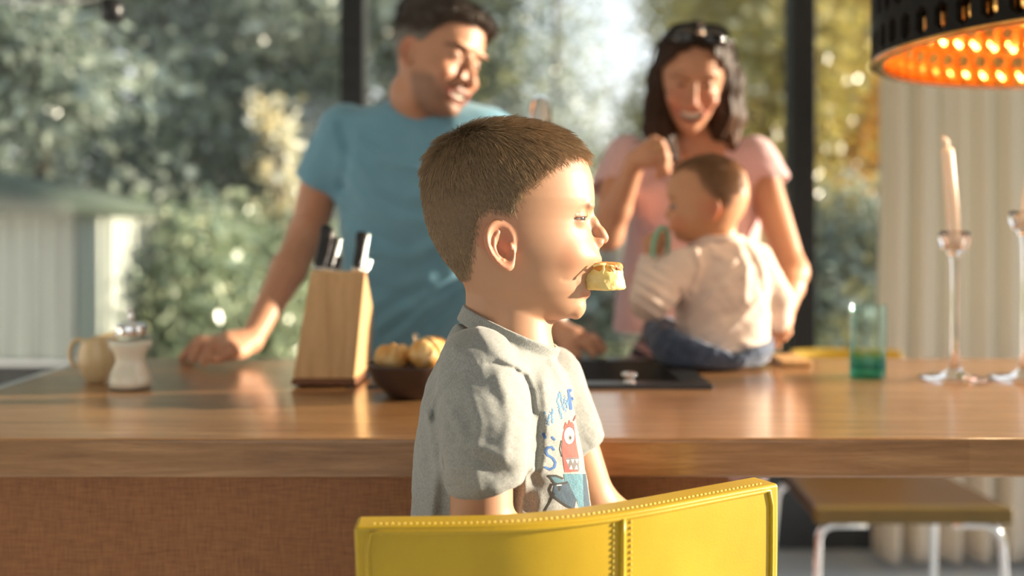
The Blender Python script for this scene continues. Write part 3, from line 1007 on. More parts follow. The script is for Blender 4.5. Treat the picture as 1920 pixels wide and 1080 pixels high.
def near_chair():
    hC = .255                      # back's top edge is this far below the eye
    zt = CAMZ - hC
    pl = []                        # plan of the outer face's top edge
    for px, py in ((664, 986), (700, 985), (760, 985), (830, 985), (900, 984), (960, 982.5), (1050, 975), (1150, 962), (1225, 949), (1300, 934), (1380, 919), (1455, 905)):
        Y = hC * F / (py - HZ)
        pl.append(((px - 960) / F * Y, Y))
    pl = np.array(pl)
    # smooth arc-length resample
    n = 121
    d = np.concatenate([[0], np.cumsum(np.linalg.norm(np.diff(pl, axis=0), axis=1))])
    s = np.linspace(0, d[-1], n)
    X = np.interp(s, d, pl[:, 0]); Y = np.interp(s, d, pl[:, 1])
    k = np.ones(21) / 21
    def smth(a):
        e = np.concatenate([a[0] + (a[0] - a[1]) * np.arange(10, 0, -1), a, a[-1] + (a[-1] - a[-2]) * np.arange(1, 11)])
        return np.convolve(e, k, 'valid')
    X, Y = smth(smth(X)), smth(smth(Y))
    tx, ty = np.gradient(X), np.gradient(Y)
    ln = np.hypot(tx, ty); tx /= ln; ty /= ln
    nx_, ny_ = ty, -tx             # outward normal (towards the camera)
    T = .030
    ch = thing('dining_chair', (float(X.mean()), float(Y.mean()) + .2, 0), 'yellow leather chair with a wide curved back in front of the boy', 'chair')
    H = .40
    bm = B()
    nz = 26
    def surf(i, v, side):
        """v 0 top .. 1 bottom; side 0 outer 1 inner"""
        z = zt - v * H
        bulge = .010 * math.sin(PI * min(1, v * 1.0)) + .004 * (1 - v)
        u = i / (n - 1)
        sh = .012 * v * (u - .5) * -2     # narrows a little towards the seat
        off = (bulge if side == 0 else -T - .006 * math.sin(PI * v)) - .06 * v * 0
        lean = -.05 * v                    # reclines: foot further in
        return Vector((X[i] + nx_[i] * off + tx[i] * sh, Y[i] + ny_[i] * off + ty[i] * sh - lean * .9, z))
    vo = [[bm.verts.new(surf(i, j / nz, 0)) for i in range(n)] for j in range(nz + 1)]
    vi = [[bm.verts.new(surf(i, j / nz, 1)) for i in range(n)] for j in range(nz + 1)]
    for j in range(nz):
        for i in range(n - 1):
            bm.faces.new((vo[j][i], vo[j + 1][i], vo[j + 1][i + 1], vo[j][i + 1]))
            bm.faces.new((vi[j][i], vi[j][i + 1], vi[j + 1][i + 1], vi[j + 1][i]))
        for g in (0, n - 1): bm.faces.new((vo[j][g], vi[j][g], vi[j + 1][g], vo[j + 1][g]))
    for i in range(n - 1):
        bm.faces.new((vo[0][i], vo[0][i + 1], vi[0][i + 1], vi[0][i]))
        bm.faces.new((vo[nz][i], vi[nz][i], vi[nz][i + 1], vo[nz][i + 1]))
    o = obj('backrest', bm, M_YELLOW, ch, bevel=.0055, seg=4)
    # piping along the outer edge of the top and the two ends
    bm = B()
    def out(i, v, e): 
        p = surf(i, v, 0); return p + Vector((nx_[i], ny_[i], 0)) * e
    path = [out(3, v / 20, .0006) + Vector((0, 0, 0)) for v in range(20, 0, -1)] + [out(i, .012, .0006) for i in range(4, n - 4, 2)] + [out(n - 4, v / 20, .0006) for v in range(1, 21)]
    tube(bm, path, .0022, 10)
    obj('piping', bm, M_YELLOW, o)
    # the upright seam with its two rows of stitches
    px = 1163
    iu = int(np.argmin(np.abs(960 + F * X / Y - px)))
    bm = B()
    tube(bm, [out(iu, .012 + .985 * q / 24, .0010) + Vector((tx[iu], ty[iu], 0)) * (-.012 * q / 24) for q in range(25)], .0027, 10)
    obj('seam', bm, M_YELLOW, o)
    # stitches
    def stitch(bm, a, b, r=.0006):
        tube(bm, [a, (a + b) / 2 + Vector((nx_[iu], ny_[iu], 0)) * .0004, b], r, 6)
    bm = B()
    for side in (-.0095, .0095):
        for q in range(70):
            v0 = .02 + .96 * q / 70; v1 = v0 + .0075
            e = [out(iu, v, .0004) + Vector((tx[iu], ty[iu], 0)) * (side - .012 * v) for v in (v0, v1)]
            stitch(bm, *e)
    so = obj('seam_stitching', bm, M_THREAD, o); so['kind'] = 'stuff'
    bm = B()
    step = 5.2 / 1000 / (s[1] - s[0])
    q = 4.0
    while q < n - 6:
        ps = []
        for w in (q, q + step * .62):
            i0 = int(w); fr = w - i0
            p = surf(i0, 0, 0).lerp(surf(i0 + 1, 0, 0), fr)
            ps.append(p + Vector((-nx_[i0] * .0085, -ny_[i0] * .0085, .0003)))
        tube(bm, ps, .0007, 6)
        q += step
    so = obj('edge_stitching', bm, M_THREAD, o); so['kind'] = 'stuff'
    # seat, its frame and legs (below the picture)
    c = np.array([X.mean(), Y.mean()]); 
    dirb = np.array([X[-1] - X[0], Y[-1] - Y[0]]); dirb /= np.linalg.norm(dirb)
    nrm = np.array([-dirb[1], dirb[0]])
    base = np.array([(X[0] + X[-1]) / 2, (Y[0] + Y[-1]) / 2])
    bm = B()
    def P3(u, v, z): 
        p = base + dirb * u + nrm * v; return (p[0], p[1], z)
    q = [(-.21, -.005), (.21, -.005), (.205, .22), (.15, .255), (-.15, .255), (-.205, .22)]
    lo = [bm.verts.new(P3(u, v, .425)) for u, v in q]; hi = [bm.verts.new(P3(u, v, .468)) for u, v in q]
    bm.faces.new(lo[::-1]); bm.faces.new(hi)
    for i in range(6): bm.faces.new((lo[i], lo[(i + 1) % 6], hi[(i + 1) % 6], hi[i]))
    obj('seat', bm, M_YELLOW, ch, bevel=.012, seg=4)
    for u, v, du, dv in ((-.18, .03, -.02, -.03), (.18, .03, .02, -.03), (-.17, .20, -.02, .02), (.17, .20, .02, .01)):
        bm = B(); tube(bm, arc_pts([P3(u * .3, v, .415), P3(u, v, .415), P3(u + du, v + dv, .012)], .05), .011, 14)
        obj('leg', bm, M_CHROME, ch)
    return ch, zt
near_chair()

def far_chair(cx, label):
    ch = thing('side_chair', (cx, 2.52, 0), label, 'chair', 'chairs on the far side of the table')
    bm = B()
    sv = box(bm, (cx - .228, 2.30, .437), (cx + .228, 2.735, .472))
    for v in sv:
        if v.co.y > 2.6: v.co.x = cx + (v.co.x - cx) * .9
    obj('seat', bm, M_SEATWOOD, ch, bevel=.010, seg=3)
    bm = B(); box(bm, (cx - .2285, 2.296, .4350), (cx + .2285, 2.330, .4725))
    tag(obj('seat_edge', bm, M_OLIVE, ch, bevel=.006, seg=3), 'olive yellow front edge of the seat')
    bm = B()
    n = 17
    rows = []
    for z, w, y in ((.50, .15, 2.745), (.60, .155, 2.765), (.70, .16, 2.785), (.765, .158, 2.80), (.779, .150, 2.803)):
        rows.append([Vector((cx + w * (2 * i / (n - 1) - 1), y - .035 * (2 * i / (n - 1) - 1) ** 2, z)) for i in range(n)])
    f = [[bm.verts.new(p) for p in r] for r in rows]; b = [[bm.verts.new(p + Vector((0, .022, 0))) for p in r] for r in rows]
    for j in range(len(rows) - 1):
        for i in range(n - 1):
            bm.faces.new((f[j][i], f[j][i + 1], f[j + 1][i + 1], f[j + 1][i])); bm.faces.new((b[j][i], b[j + 1][i], b[j + 1][i + 1], b[j][i + 1]))
        for g in (0, n - 1): bm.faces.new((f[j][g], b[j][g], b[j + 1][g], f[j + 1][g]))
    for i in range(n - 1):
        bm.faces.new((f[0][i], f[0][i + 1], b[0][i + 1], b[0][i])); bm.faces.new((f[-1][i], b[-1][i], b[-1][i + 1], f[-1][i + 1]))
    tag(obj('backrest', bm, M_YELLOW, ch, bevel=.006), 'yellow leather backrest')
    for sx in (-1, 1):
        bm = B(); tube(bm, arc_pts([(cx + sx * .12, 2.68, .43), (cx + sx * .12, 2.76, .43), (cx + sx * .12, 2.778, .62)], .03), .009, 12)
        obj('back_support', bm, M_CHROME, ch)
    for sx in (-1, 1):
        for y0, y1 in ((2.33, 2.30), (2.69, 2.75)):
            bm = B()
            tube(bm, arc_pts([(cx + sx * .10, y0, .427), (cx + sx * .213, y0, .427), (cx + sx * .232, y1, .0)], .045, 8), .0092, 14)
            obj('leg', bm, M_CHROME, ch)
    return ch
def copy_tree(o, parent=None):
    c = o.copy(); COL.objects.link(c)
    if parent is not None: c.parent = parent
    for q in [x for x in bpy.data.objects if x.parent == o]: copy_tree(q, c)
    return c
fc1 = far_chair(.93, 'chair with chrome legs behind the table, its seat seen beside the yellow chair back')
fc2 = copy_tree(fc1)
fc2.location.x += .535
fc2['label'] = 'chair with chrome legs behind the table, cut off by the right edge of the photo'

# ------------------------------------------------------------------ people: shared pieces
def skin_mat(name, rough=.5, sss=.10):
    t = NT(name)
    v = t.coords()
    n1 = t.noise(v, 45, 4); n2 = t.noise(v, 900, 3)
    c = t.attr('col')
    c = t.mix(c, t.mix(c, (1.0, .84, .78), 1.0, 'MULTIPLY'), t.math('MULTIPLY', n1, .3))
    t.bsdf(c, rough, normal=t.bump(n2, .12, .0005), Subsurface_Weight=sss, Subsurface_Radius=(1.0, .35, .2), Subsurface_Scale=.004, Specular_IOR_Level=.45)
    return t.m

def hair_mat(name, c, c2, rough=.38):
    t = NT(name)
    hi = t.n('ShaderNodeHairInfo')
    col = t.mix(c, c2, hi.outputs['Random'])
    t.bsdf(col, rough, Specular_IOR_Level=.5)
    return t.m

def eye_mat(name='eye'):
    t = NT(name)
    t.bsdf(t.attr('col'), .08, Coat_Weight=.6)
    return t.m
M_EYE = eye_mat()

def fabric(name, c, c2=None, melange=0, rough=.9, bump=.25, sheen=.25, weave=900):
    t = NT(name)
    v = t.coords()
    c2 = c2 or tuple(.85 * a for a in c)
    if melange:
        m = t.n('ShaderNodeMapping'); m.inputs['Scale'].default_value = (melange, melange, melange * .35); t.l(v, m.inputs['Vector'])
        f = t.noise(m.outputs['Vector'], 1, 4, .75)
        f = t.ramp(f, [(.38, (0, 0, 0)), (.62, (1, 1, 1))])
    else:
        f = t.noise(v, 12, 3)
    w = t.noise(v, weave, 2)
    t.bsdf(t.mix(c2, c, f), rough, normal=t.bump(w, bump, .0006), Sheen_Weight=sheen, Sheen_Roughness=.5)
    return t.m

def attr_fabric(name, rough=.9, bump=.25, weave=700, sheen=.2):
    t = NT(name)
    v = t.coords()
    w = t.noise(v, weave, 2); n = t.noise(v, 60, 3)
    c = t.attr('col')
    t.bsdf(t.mix(c, t.mix(c, (.72, .72, .72), 1.0, 'MULTIPLY'), t.math('MULTIPLY', n, .5)), rough, normal=t.bump(w, bump, .0006), Sheen_Weight=sheen)
    return t.m

class Frame:
    """head frame: origin O, fwd / left / up axes, unit s metres"""
    def __init__(s, O, fwd, up, unit):
        f = np.array(fwd, float); f /= np.linalg.norm(f)
        u = np.array(up, float); u -= f * (u @ f); u /= np.linalg.norm(u)
        l = np.cross(u, f)
        s.O = np.array(O, float); s.R = np.stack([f, l, u], 1); s.s = unit
    def loc(s, P): return ((P - s.O.astype(np.float32)) @ s.R.astype(np.float32)) / np.float32(s.s)
    def wld(s, L): return s.O + (np.array(L, float) * s.s) @ s.R.T
    def dirw(s, d): return np.array(d, float) @ s.R.T

def ear_sd(L, c, sgn, H, tilt, flare):
    t, p = math.radians(tilt), math.radians(flare)
    v = np.array([-math.sin(t), 0, math.cos(t)])
    u0 = np.array([math.cos(t), 0, math.sin(t)])
    u = u0 * math.cos(p) + np.array([0, -sgn, 0]) * math.sin(p)
    w = np.cross(u, v); w *= np.sign(w[1] * sgn)
    q = L - _a((c[0], c[1] * sgn, c[2]))
    U, Vv, Wd = q @ _a(u), q @ _a(v), q @ _a(w)
    b = H / 2
    a = .315 * H * (1 + .20 * np.clip(Vv / b, -1, 1))
    Us = U + .03 * H * np.clip(-Vv / b, 0, 1) * -1.0
    rho = np.hypot(Us / a, Vv / b)
    d2 = (rho - 1) * .33 * H
    wc = .055 * H * np.minimum(rho, 1.2) ** 2
    plate = smax(d2, np.abs(Wd - wc) - .030 * H, .05 * H)
    ang = np.arctan2(Vv, Us)
    front = np.exp(-((ang + .45) / .65) ** 2)
    rr = .056 * H * (1 - .6 * front)
    rim = np.hypot(d2 + .055 * H, Wd - wc - .030 * H) - rr
    d = smin(plate, rim, .03 * H)
    # antihelix
    pts = [(.02 * H, .26 * H), (-.10 * H, .16 * H), (-.145 * H, 0), (-.11 * H, -.16 * H), (-.02 * H, -.26 * H)]
    Q = np.stack([U, Vv, Wd - wc], 1)
    ah = None
    for (x0, y0), (x1, y1) in zip(pts, pts[1:]):
        e = seg(Q, (x0, y0, .035 * H), (x1, y1, .035 * H), .038 * H)
        ah = e if ah is None else np.minimum(ah, e)
    d = smin(d, ah, .045 * H)
    con = ell(Q, (.035 * H, -.07 * H, .05 * H), (.13 * H, .195 * H, .092 * H))
    d = smax(d, -con, .03 * H)
    tra = ell(Q, (.185 * H, -.06 * H, .035 * H), (.055 * H, .085 * H, .06 * H))
    d = smin(d, tra, .04 * H)
    lobe = ell(Q, (.05 * H, -.40 * H, .0), (.115 * H, .11 * H, .055 * H))
    d = smin(d, lobe, .05 * H)
    return d

def eye_parts(L, c, sgn, r, lo, hi, lid, yaw, width=62):
    """returns (lid solid, opening) in head units; yaw turns the gaze outwards in degrees"""
    q = L - _a((c[0], c[1] * sgn, c[2]))
    y = math.radians(yaw) * sgn
    ca, sa = math.cos(y), math.sin(y)
    f = q[:, 0] * ca + q[:, 1] * sa
    s = (-q[:, 0] * sa + q[:, 1] * ca) * sgn      # positive towards the outer corner
    z = q[:, 2]
    rr = np.sqrt(f * f + s * s + z * z)
    az = np.degrees(np.arctan2(s, np.maximum(f, 1e-6)))
    elv = np.degrees(np.arctan2(z, np.maximum(np.hypot(f, s), 1e-6)))
    k = np.clip(1 - (az / width) ** 2, 0, 1)
    top, bot = hi * k ** .6, -lo * k ** .8
    slit = np.maximum(elv - top, bot - elv) / 57.3 * r
    slit = np.where(np.abs(az) > width, 5.0, slit)
    slit = np.where(f < 0, 5.0, slit)
    ball = rr - (r + lid)
    opening = np.maximum(slit, rr - (r + lid + 6))
    return ball, opening, f, s, z, rr, elv, top

def head_sd(L, p):
    """a head in its own frame (forward x, left y, up z)"""
    d = loft(L, p['T'])
    for c, r, k in p.get('add', []):
        for sg in ((1, -1) if abs(c[1]) > 1e-6 else (1,)):
            d = smin(d, ell(L, (c[0], c[1] * sg, c[2]), r), k)
    for c, r, k in p.get('cut', []):
        for sg in ((1, -1) if abs(c[1]) > 1e-6 else (1,)):
            d = smax(d, -ell(L, (c[0], c[1] * sg, c[2]), r), k)
    n = p['nose']
    ns = chain(L, n['line'], n['r'], n.get('k', 6))
    for sg in (1, -1):
        a = n['ala']
        ns = smin(ns, ell(L, (a[0], a[1] * sg, a[2]), n['ala_r']), n.get('ka', 4))
    d = smin(d, ns, n.get('blend', 6))
    for sg in (1, -1):
        a = n['nostril']
        d = smax(d, -ell(L, (a[0], a[1] * sg, a[2]), n['nostril_r']), 1.5)
    for fn in p.get('extra', []): d = fn(L, d)
    e = p['eye']
    for sg in (1, -1):
        ball, opening, f, s, z, rr, elv, top = eye_parts(L, e['c'], sg, e['r'], e['lo'], e['hi'], e['lid'], e['yaw'], e.get('w', 62))
        d = smin(d, ball, e.get('k', 3))
        # crease above the lid
        d = d + e.get('crease', .5) * np.exp(-((elv - e['hi'] - 17) / 6) ** 2) * np.exp(-((rr - e['r'] - e['lid']) / 3) ** 2) * (f > 0)
        d = smax(d, -opening, .6)
    er = p['ear']
    for sg in er.get('sides', (1, -1)):
        d = smin(d, ear_sd(L, er['c'], sg, er['H'], er['tilt'], er['flare']), er.get('k', 2.5))
    return d

def eyes(prefix, fr, p, parent, iris, gaze=(0, 0)):
    e = p['eye']
    for sg in (1, -1):
        r = e['r']
        n = 40
        bm = B()
        bmesh.ops.create_uvsphere(bm, u_segments=n, v_segments=n // 2, radius=1)
        v = np.array([x.co for x in bm.verts])
        y = math.radians(e['yaw'] * e.get('gz', .8)) * sg + math.radians(gaze[0]); t = math.radians(gaze[1])
        g = np.array([math.cos(y) * math.cos(t), math.sin(y) * math.cos(t), math.sin(t)])
        cs = v @ g
        col = np.tile(np.array([.34, .30, .27]), (len(v), 1))
        col[cs > math.cos(math.radians(44))] = iris
        col[cs > math.cos(math.radians(20))] = (.01, .01, .01)
        bulge = 1 + .05 * np.clip((cs - .8) / .2, 0, 1)
        Lp = np.array([e['c'][0], e['c'][1] * sg, e['c'][2]]) + v * (r * bulge)[:, None]
        Wp = fr.wld(Lp)
        for x, q in zip(bm.verts, Wp): x.co = q
        me = bpy.data.meshes.new('eye')
        bm.to_mesh(me); bm.free()
        me.polygons.foreach_set('use_smooth', [True] * len(me.polygons))
        set_col(me, col)
        link('eye', me, M_EYE, parent)

def lashes(fr, p, parent, n, ln, rad):
    """upper lashes along the edge of the lid"""
    e = p['eye']
    bm = B()
    for sg in (1, -1):
        y = math.radians(e['yaw']) * sg
        for i in range(n):
            az = (-.62 + 1.5 * i / (n - 1)) * e.get('w', 62) * .95
            k = max(0, 1 - (az / e.get('w', 62)) ** 2)
            el_ = math.radians(e['hi'] * k ** .6 + 1.5)
            a = math.radians(az)
            pts = []
            for q in range(4):
                t = q / 3
                rr = e['r'] + e['lid'] + ln * t
                ee = el_ + .02 - .30 * t + .62 * t * t
                f = rr * math.cos(ee) * math.cos(a + .12 * t); s = rr * math.cos(ee) * math.sin(a + .12 * t) * sg; z = rr * math.sin(ee)
                pts.append(fr.wld((e['c'][0] + f * math.cos(y) - s * math.sin(y), e['c'][1] * sg + f * math.sin(y) + s * math.cos(y), e['c'][2] + z)))
            tube(bm, pts, [rad, rad * .9, rad * .6, rad * .2], 5)
    o = obj('eyelashes', bm, simple('lashes', srgb(34, 24, 18), .6), parent)
    o['kind'] = 'stuff'
    return o

def blend(a, b, w):
    w = np.clip(w, 0, 1)[:, None]
    return a * (1 - w) + np.asarray(b) * w

def finger(P, pts, r0, r1, k=.003):
    n = len(pts)
    rs = [r0 + (r1 - r0) * i / (n - 1) for i in range(n)]
    return chain(P, pts, rs, k)

# ------------------------------------------------------------------ the boy (facing right, in profile)
BY = 1.075                       # depth of his middle
U = S(BY)                        # metres per pixel there
boy = thing('person', (W(930, 1000, BY)[0], BY, .47), 'boy in a grey printed T-shirt kneeling on the yellow chair, a roll in his mouth', 'person')
M_SKIN = skin_mat('skin')
bf = Frame(W(950, 430, BY), (1, 0, 0), (0, 0, 1), U)     # unit: one photo pixel at his depth

def pz(py): return 430.0 - py
def px_(px): return px - 950.0
def T_(rows, i): return tab([(pz(r[0]), r[i] if i == 3 else px_(r[i])) for r in rows], .008)
# rows: py, front, back, half width, centre line
BH = [(231, 952, 946, 4, 945), (234, 985, 912, 34, 944), (240, 1014, 884, 58, 942), (250, 1044, 858, 80, 938), (264, 1068, 836, 97, 934), (286, 1090, 815, 113, 930),
      (306, 1102, 805, 121, 926), (328, 1109.5, 800, 126, 924), (356, 1114, 797, 128, 922), (374, 1115, 797, 128, 922), (386, 1113, 798, 126, 923), (399, 1107, 799.5, 124, 925), (412, 1104, 802, 121, 927),
      (428, 1106, 806, 118, 930), (446, 1112, 813, 115, 935), (462, 1119, 821, 112, 940), (474, 1124.5, 828, 109, 945), (484, 1126, 835, 106, 948), (493, 1121, 842, 103, 951), (503, 1112, 850, 99, 955),
      (515, 1105, 861, 94, 962), (528, 1103, 874, 88, 970), (542, 1104, 892, 81, 979), (552, 1099, 908, 74, 988), (562, 1096.5, 926, 67, 996), (573, 1097, 944, 58, 1005), (583, 1093, 966, 48, 1016), (591, 1083, 990, 36, 1028), (597, 1062, 1010, 20, 1036), (600, 1045, 1030, 6, 1038)]
boy_head = dict(
    T=dict(z=(pz(600), pz(231)), front=T_(BH, 1), back=T_(BH, 2), half=T_(BH, 3), xc=tab([(pz(r[0]), px_(r[4])) for r in BH], .01), n=2.15, nf=2.02),
    add=[((px_(1056), 44, pz(478)), (32, 26, 30), 24),        # cheeks
         ((px_(1079), 0, pz(580)), (16, 26, 19), 14),         # chin
         ((px_(1100), 28, pz(386)), (12, 24, 9), 10)],        # brows
    cut=[((px_(1117), 38, pz(413)), (17, 21, 14), 13)],       # eye sockets
    nose=dict(line=[(px_(1103), 0, pz(398)), (px_(1111), 0, pz(418)), (px_(1124), 0, pz(437)), (px_(1130), 0, pz(446))], r=[8, 10, 10.5, 11.5], k=8,
              ala=(px_(1120), 13, pz(455)), ala_r=(11, 8.5, 9), nostril=(px_(1128), 8.5, pz(461.5)), nostril_r=(5, 3.6, 4), blend=12),
    eye=dict(c=(px_(1073), 45, pz(411)), r=20.5, lo=5.5, hi=8, lid=2.2, yaw=24, k=6, crease=1.3, w=74, gz=.55),
    ear=dict(c=(px_(938), 119, pz(459)), H=91, tilt=15, flare=27, k=5))

BREAD = dict(c=(px_(1130), 0, pz(519)), hx=40, hz=26, hy=36)
def boy_mouth(L, d):
    # lips round the roll
    for z, x, rz, w in ((489, 1118, 7.5, 30), (549, 1099, 8.0, 30)):
        for y0 in (-1,):
            pass
    def lip(pts, r):
        e = None
        for (a, b) in zip(pts, pts[1:]):
            s_ = seg(L, a, b, r)
            e = s_ if e is None else smin(e, s_, 4)
        return e
    up = [(px_(1084), -40, pz(509)), (px_(1105), -28, pz(496)), (px_(1118), -12, pz(489.5)), (px_(1120), 0, pz(488)), (px_(1118), 12, pz(489.5)), (px_(1105), 28, pz(496)), (px_(1084), 40, pz(509))]
    lo = [(px_(1082), -40, pz(526)), (px_(1093), -28, pz(541)), (px_(1099), -12, pz(549)), (px_(1100), 0, pz(550)), (px_(1099), 12, pz(549)), (px_(1093), 28, pz(541)), (px_(1082), 40, pz(526))]
    d = smin(d, lip(up, 6.4), 10)
    d = smin(d, lip(lo, 6.4), 10)
    cav = ell(L, (px_(1114), 0, pz(518)), (42, 25, 22))
    d = smax(d, -cav, 3)
    for sg in (1, -1):
        # smile line running back from the corner of the mouth
        e = chain(L, [(px_(1086), 48 * sg, pz(512)), (px_(1076), 56 * sg, pz(519)), (px_(1064), 65 * sg, pz(523)), (px_(1052), 73 * sg, pz(521))], [3.2, 3, 2.4, 1.2], 0)
        d = d + 1.5 * np.exp(-((e + 2.4) / 4.5) ** 2)
    # groove between nose and lip
    d = d + 1.2 * np.exp(-(L[:, 1] / 5) ** 2 - ((L[:, 2] - pz(473)) / 8) ** 2) * (L[:, 0] > px_(1095))
    return d
boy_head['extra'] = [boy_mouth]

# body pieces in world metres
NY, AY, FY = BY, .968, 1.184     # spine, near arm, far arm depths
near_sh, near_el = W(902, 704, AY + .036), W(903, 1010, AY)
near_wr, near_hd = near_el + np.array([.150, .035, -.035]), near_el + np.array([.205, .055, -.05])
far_sh, far_el = W(1035, 720, FY - .012), W(1108, 948, FY + .004)
far_wr = far_el + np.array([.13, .0, -.08]); far_hd = far_wr + np.array([.05, -.005, -.03])

def hand_curl(P, wr, dr, nrm, side, s):
    """a relaxed child's hand: wrist, direction of the fingers, back-of-hand normal, thumb side"""
    wr, dr, nrm = _a(wr), _a(dr) / np.linalg.norm(dr), _a(nrm) / np.linalg.norm(nrm)
    sd = np.cross(nrm, dr) * side
    X = lambda f, sdv, n: wr + dr * f * s + sd * sdv * s + nrm * n * s
    d = smin(seg(P, X(0, 0, 0), X(.045, .012, .002), .019 * s, .016 * s), seg(P, X(.0, 0, 0), X(.045, -.014, 0), .019 * s, .014 * s), .012 * s)
    for i, (o, ln) in enumerate(((.024, .9), (.008, 1.0), (-.008, .95), (-.023, .78))):
        pts = [X(.050, o, .002), X(.050 + .030 * ln, o * 1.1, -.004), X(.050 + .048 * ln, o * 1.1, -.020), X(.050 + .052 * ln, o * 1.05, -.036)]
        d = smin(d, finger(P, pts, .0085 * s, .0065 * s), .005 * s)
    d = smin(d, finger(P, [X(.010, .018, -.004), X(.030, .036, -.014), X(.052, .040, -.022)], .010 * s, .0075 * s), .008 * s)
    return d

def boy_body(P):
    L = bf.loc(P)
    hd = bounded(L, (0, 0, 0), 330, lambda q: head_sd(q, boy_head), 60) * U
    neck = seg(P, W(944, 520, BY), W(950, 672, BY), .0410, .0435)
    neck = smin(neck, seg(P, W(972, 560, BY), W(974, 662, BY), .028, .029), .02)
    d = smin(hd, neck, .016)
    tor = ell(P, W(946, 850, BY), (.072, .062, .135))
    d = smin(d, tor, .03)
    for sh, el_, wr, hdp, sd in ((near_sh, near_el, near_wr, near_hd, 1), (far_sh, far_el, far_wr, far_hd, -1)):
        a = smin(seg(P, sh, el_, .032, .0305), seg(P, el_, wr, .0295, .0205), .012)
        d = smin(d, a, .015)
        c = np.array(wr)
        d = smin(d, bounded(P, c + .03, .16, lambda q: hand_curl(q, wr, hdp - wr, (.35, 0, 1.0), sd, .78), .02), .006)
    return d

SK = np.array(srgb(192, 146, 114))
def boy_col(P):
    L = bf.loc(P)
    x, y, z = L[:, 0], np.abs(L[:, 1]), L[:, 2]
    c = np.tile(SK, (len(P), 1))
    # cheeks, ears and nose a little redder
    c = blend(c, srgb(204, 132, 98), .4 * np.exp(-((x - px_(1070)) / 30) ** 2 - ((z - pz(480)) / 30) ** 2) * (y > 15))
    c = blend(c, srgb(198, 112, 84), .6 * np.exp(-((x - px_(936)) / 40) ** 2 - ((z - pz(460)) / 46) ** 2) * (y > 108))
    c = blend(c, srgb(204, 126, 98), .4 * np.exp(-((x - px_(1138)) / 14) ** 2 - ((z - pz(448)) / 14) ** 2))
    # lips
    lipm = (np.exp(-((z - pz(488)) / 6.0) ** 2) * (x > px_(1096)) + np.exp(-((z - pz(549)) / 7.0) ** 2) * (x > px_(1086))) * sm01((40 - y) / 16)
    c = blend(c, srgb(190, 112, 92), .6 * lipm)
    inside = (((x - px_(1114)) / 43) ** 2 + (y / 26.5) ** 2 + ((z - pz(519)) / 25.5) ** 2) < 1.0
    c = blend(c, srgb(96, 40, 36), inside * .9)
    # brows: fine light brown hairs
    by = pz(386) + 4.0 * np.cos((y - 40) / 24) - 4
    c = blend(c, srgb(150, 108, 74), .55 * np.exp(-((z - by) / 4.2) ** 2) * sm01((y - 12) / 10) * sm01((72 - y) / 14) * (x > px_(1030)))
    # lashes
    for sg in (1, -1):
        ball, op, f, s, zz, rr, elv, top = eye_parts(L, boy_head['eye']['c'], sg, 20.5, 5.5, 8, 2.2, 24, 74)
        c = blend(c, srgb(92, 60, 44), .85 * np.exp(-(op / 1.7) ** 2) * (rr < 26))
        c = blend(c, srgb(206, 140, 112), .35 * np.exp(-((rr - 23) / 5) ** 2) * (f > 0))
    # scalp under the hair
    c = blend(c, srgb(128, 96, 68), .7 * sm01(boy_scalp(L) / 44))
    return c

HAIRLINE = [(1116, 296), (1104, 309), (1088, 304), (1068, 306), (1048, 316), (1030, 330), (1014, 346), (996, 366), (982, 386), (974, 400), (966, 412), (950, 408), (940, 404), (922, 402), (908, 412), (902, 430), (900, 452), (896, 474), (892, 494), (884, 516), (878, 530), (870, 542),
            (780, 560), (740, 400), (760, 200), (950, 150), (1130, 200)]
def boy_scalp(L):
    Q = np.stack([L[:, 0] + 950, 430 - L[:, 2]], 1)
    return poly_sd(Q, HAIRLINE)

store = {}
bo = blob('body', boy_body, (-.13, .915, .60), (.30, 1.285, 1.245), .00145, M_SKIN, boy, boy_col, store, far=2.5)
eyes('boy', bf, boy_head, boy, np.array(srgb(66, 54, 44)), (0, -3))
lashes(bf, boy_head, boy, 16, 5.5, .00012)

# hair: a close cap plus the separate hairs
def boy_cap(P):
    L = bf.loc(P)
    q = L.copy()
    th = 3.5 * sm01(boy_scalp(L) / 26)
    d = loft(L, boy_head['T'])
    d = d - th + 1.2 * wob(P, 420)
    return np.maximum(d, -(d + 7 + th * 0)) * U if False else np.maximum(d, np.maximum(-(d + 9), -boy_scalp(L) + 7 + 20 * sm01((L[:, 0] - px_(955)) / 40))) * U
M_CAP = simple('hair_undercoat', srgb(112, 90, 66), .8, 0, (300, .3))
M_HAIR = hair_mat('boy_hair', srgb(120, 98, 72), srgb(190, 160, 124))
hair_cap = blob('hair', boy_cap, (-.11, .985, 1.03), (.12, 1.165, 1.255), .0017, M_CAP, boy, far=4.0)
crown = bf.wld((px_(862), 10, pz(250)))
def boy_flow(p, n):
    d = p - crown
    d /= np.maximum(np.linalg.norm(d, axis=1)[:, None], 1e-6)
    L = bf.loc(p)
    side = sm01((np.abs(L[:, 1]) - 40) / 60)[:, None]
    d = d * (1 - .35 * side) + side * np.array([.30, 0, -.75])
    d = d + .30 * np.stack([wob(p, 95, 1), wob(p, 95, 2.5), wob(p, 95, 4)], 1) + .16 * np.stack([wob(p, 260, 1), wob(p, 260, 2.5), wob(p, 260, 4)], 1)
    nape = sm01((pz(430) - L[:, 2]) / 60)[:, None]
    return d * (1 - .4 * nape) + nape * np.array([.05, 0, -.8])
v_, f_ = store['body']
def boy_mask(c):
    L = bf.loc(c)
    m = sm01((boy_scalp(L) + 3) / (12 + 28 * sm01((L[:, 0] - px_(955)) / 40)))
    m = m * (boy_scalp(L) > -3)
    return m * (loft(L, boy_head['T']) < 3.0)
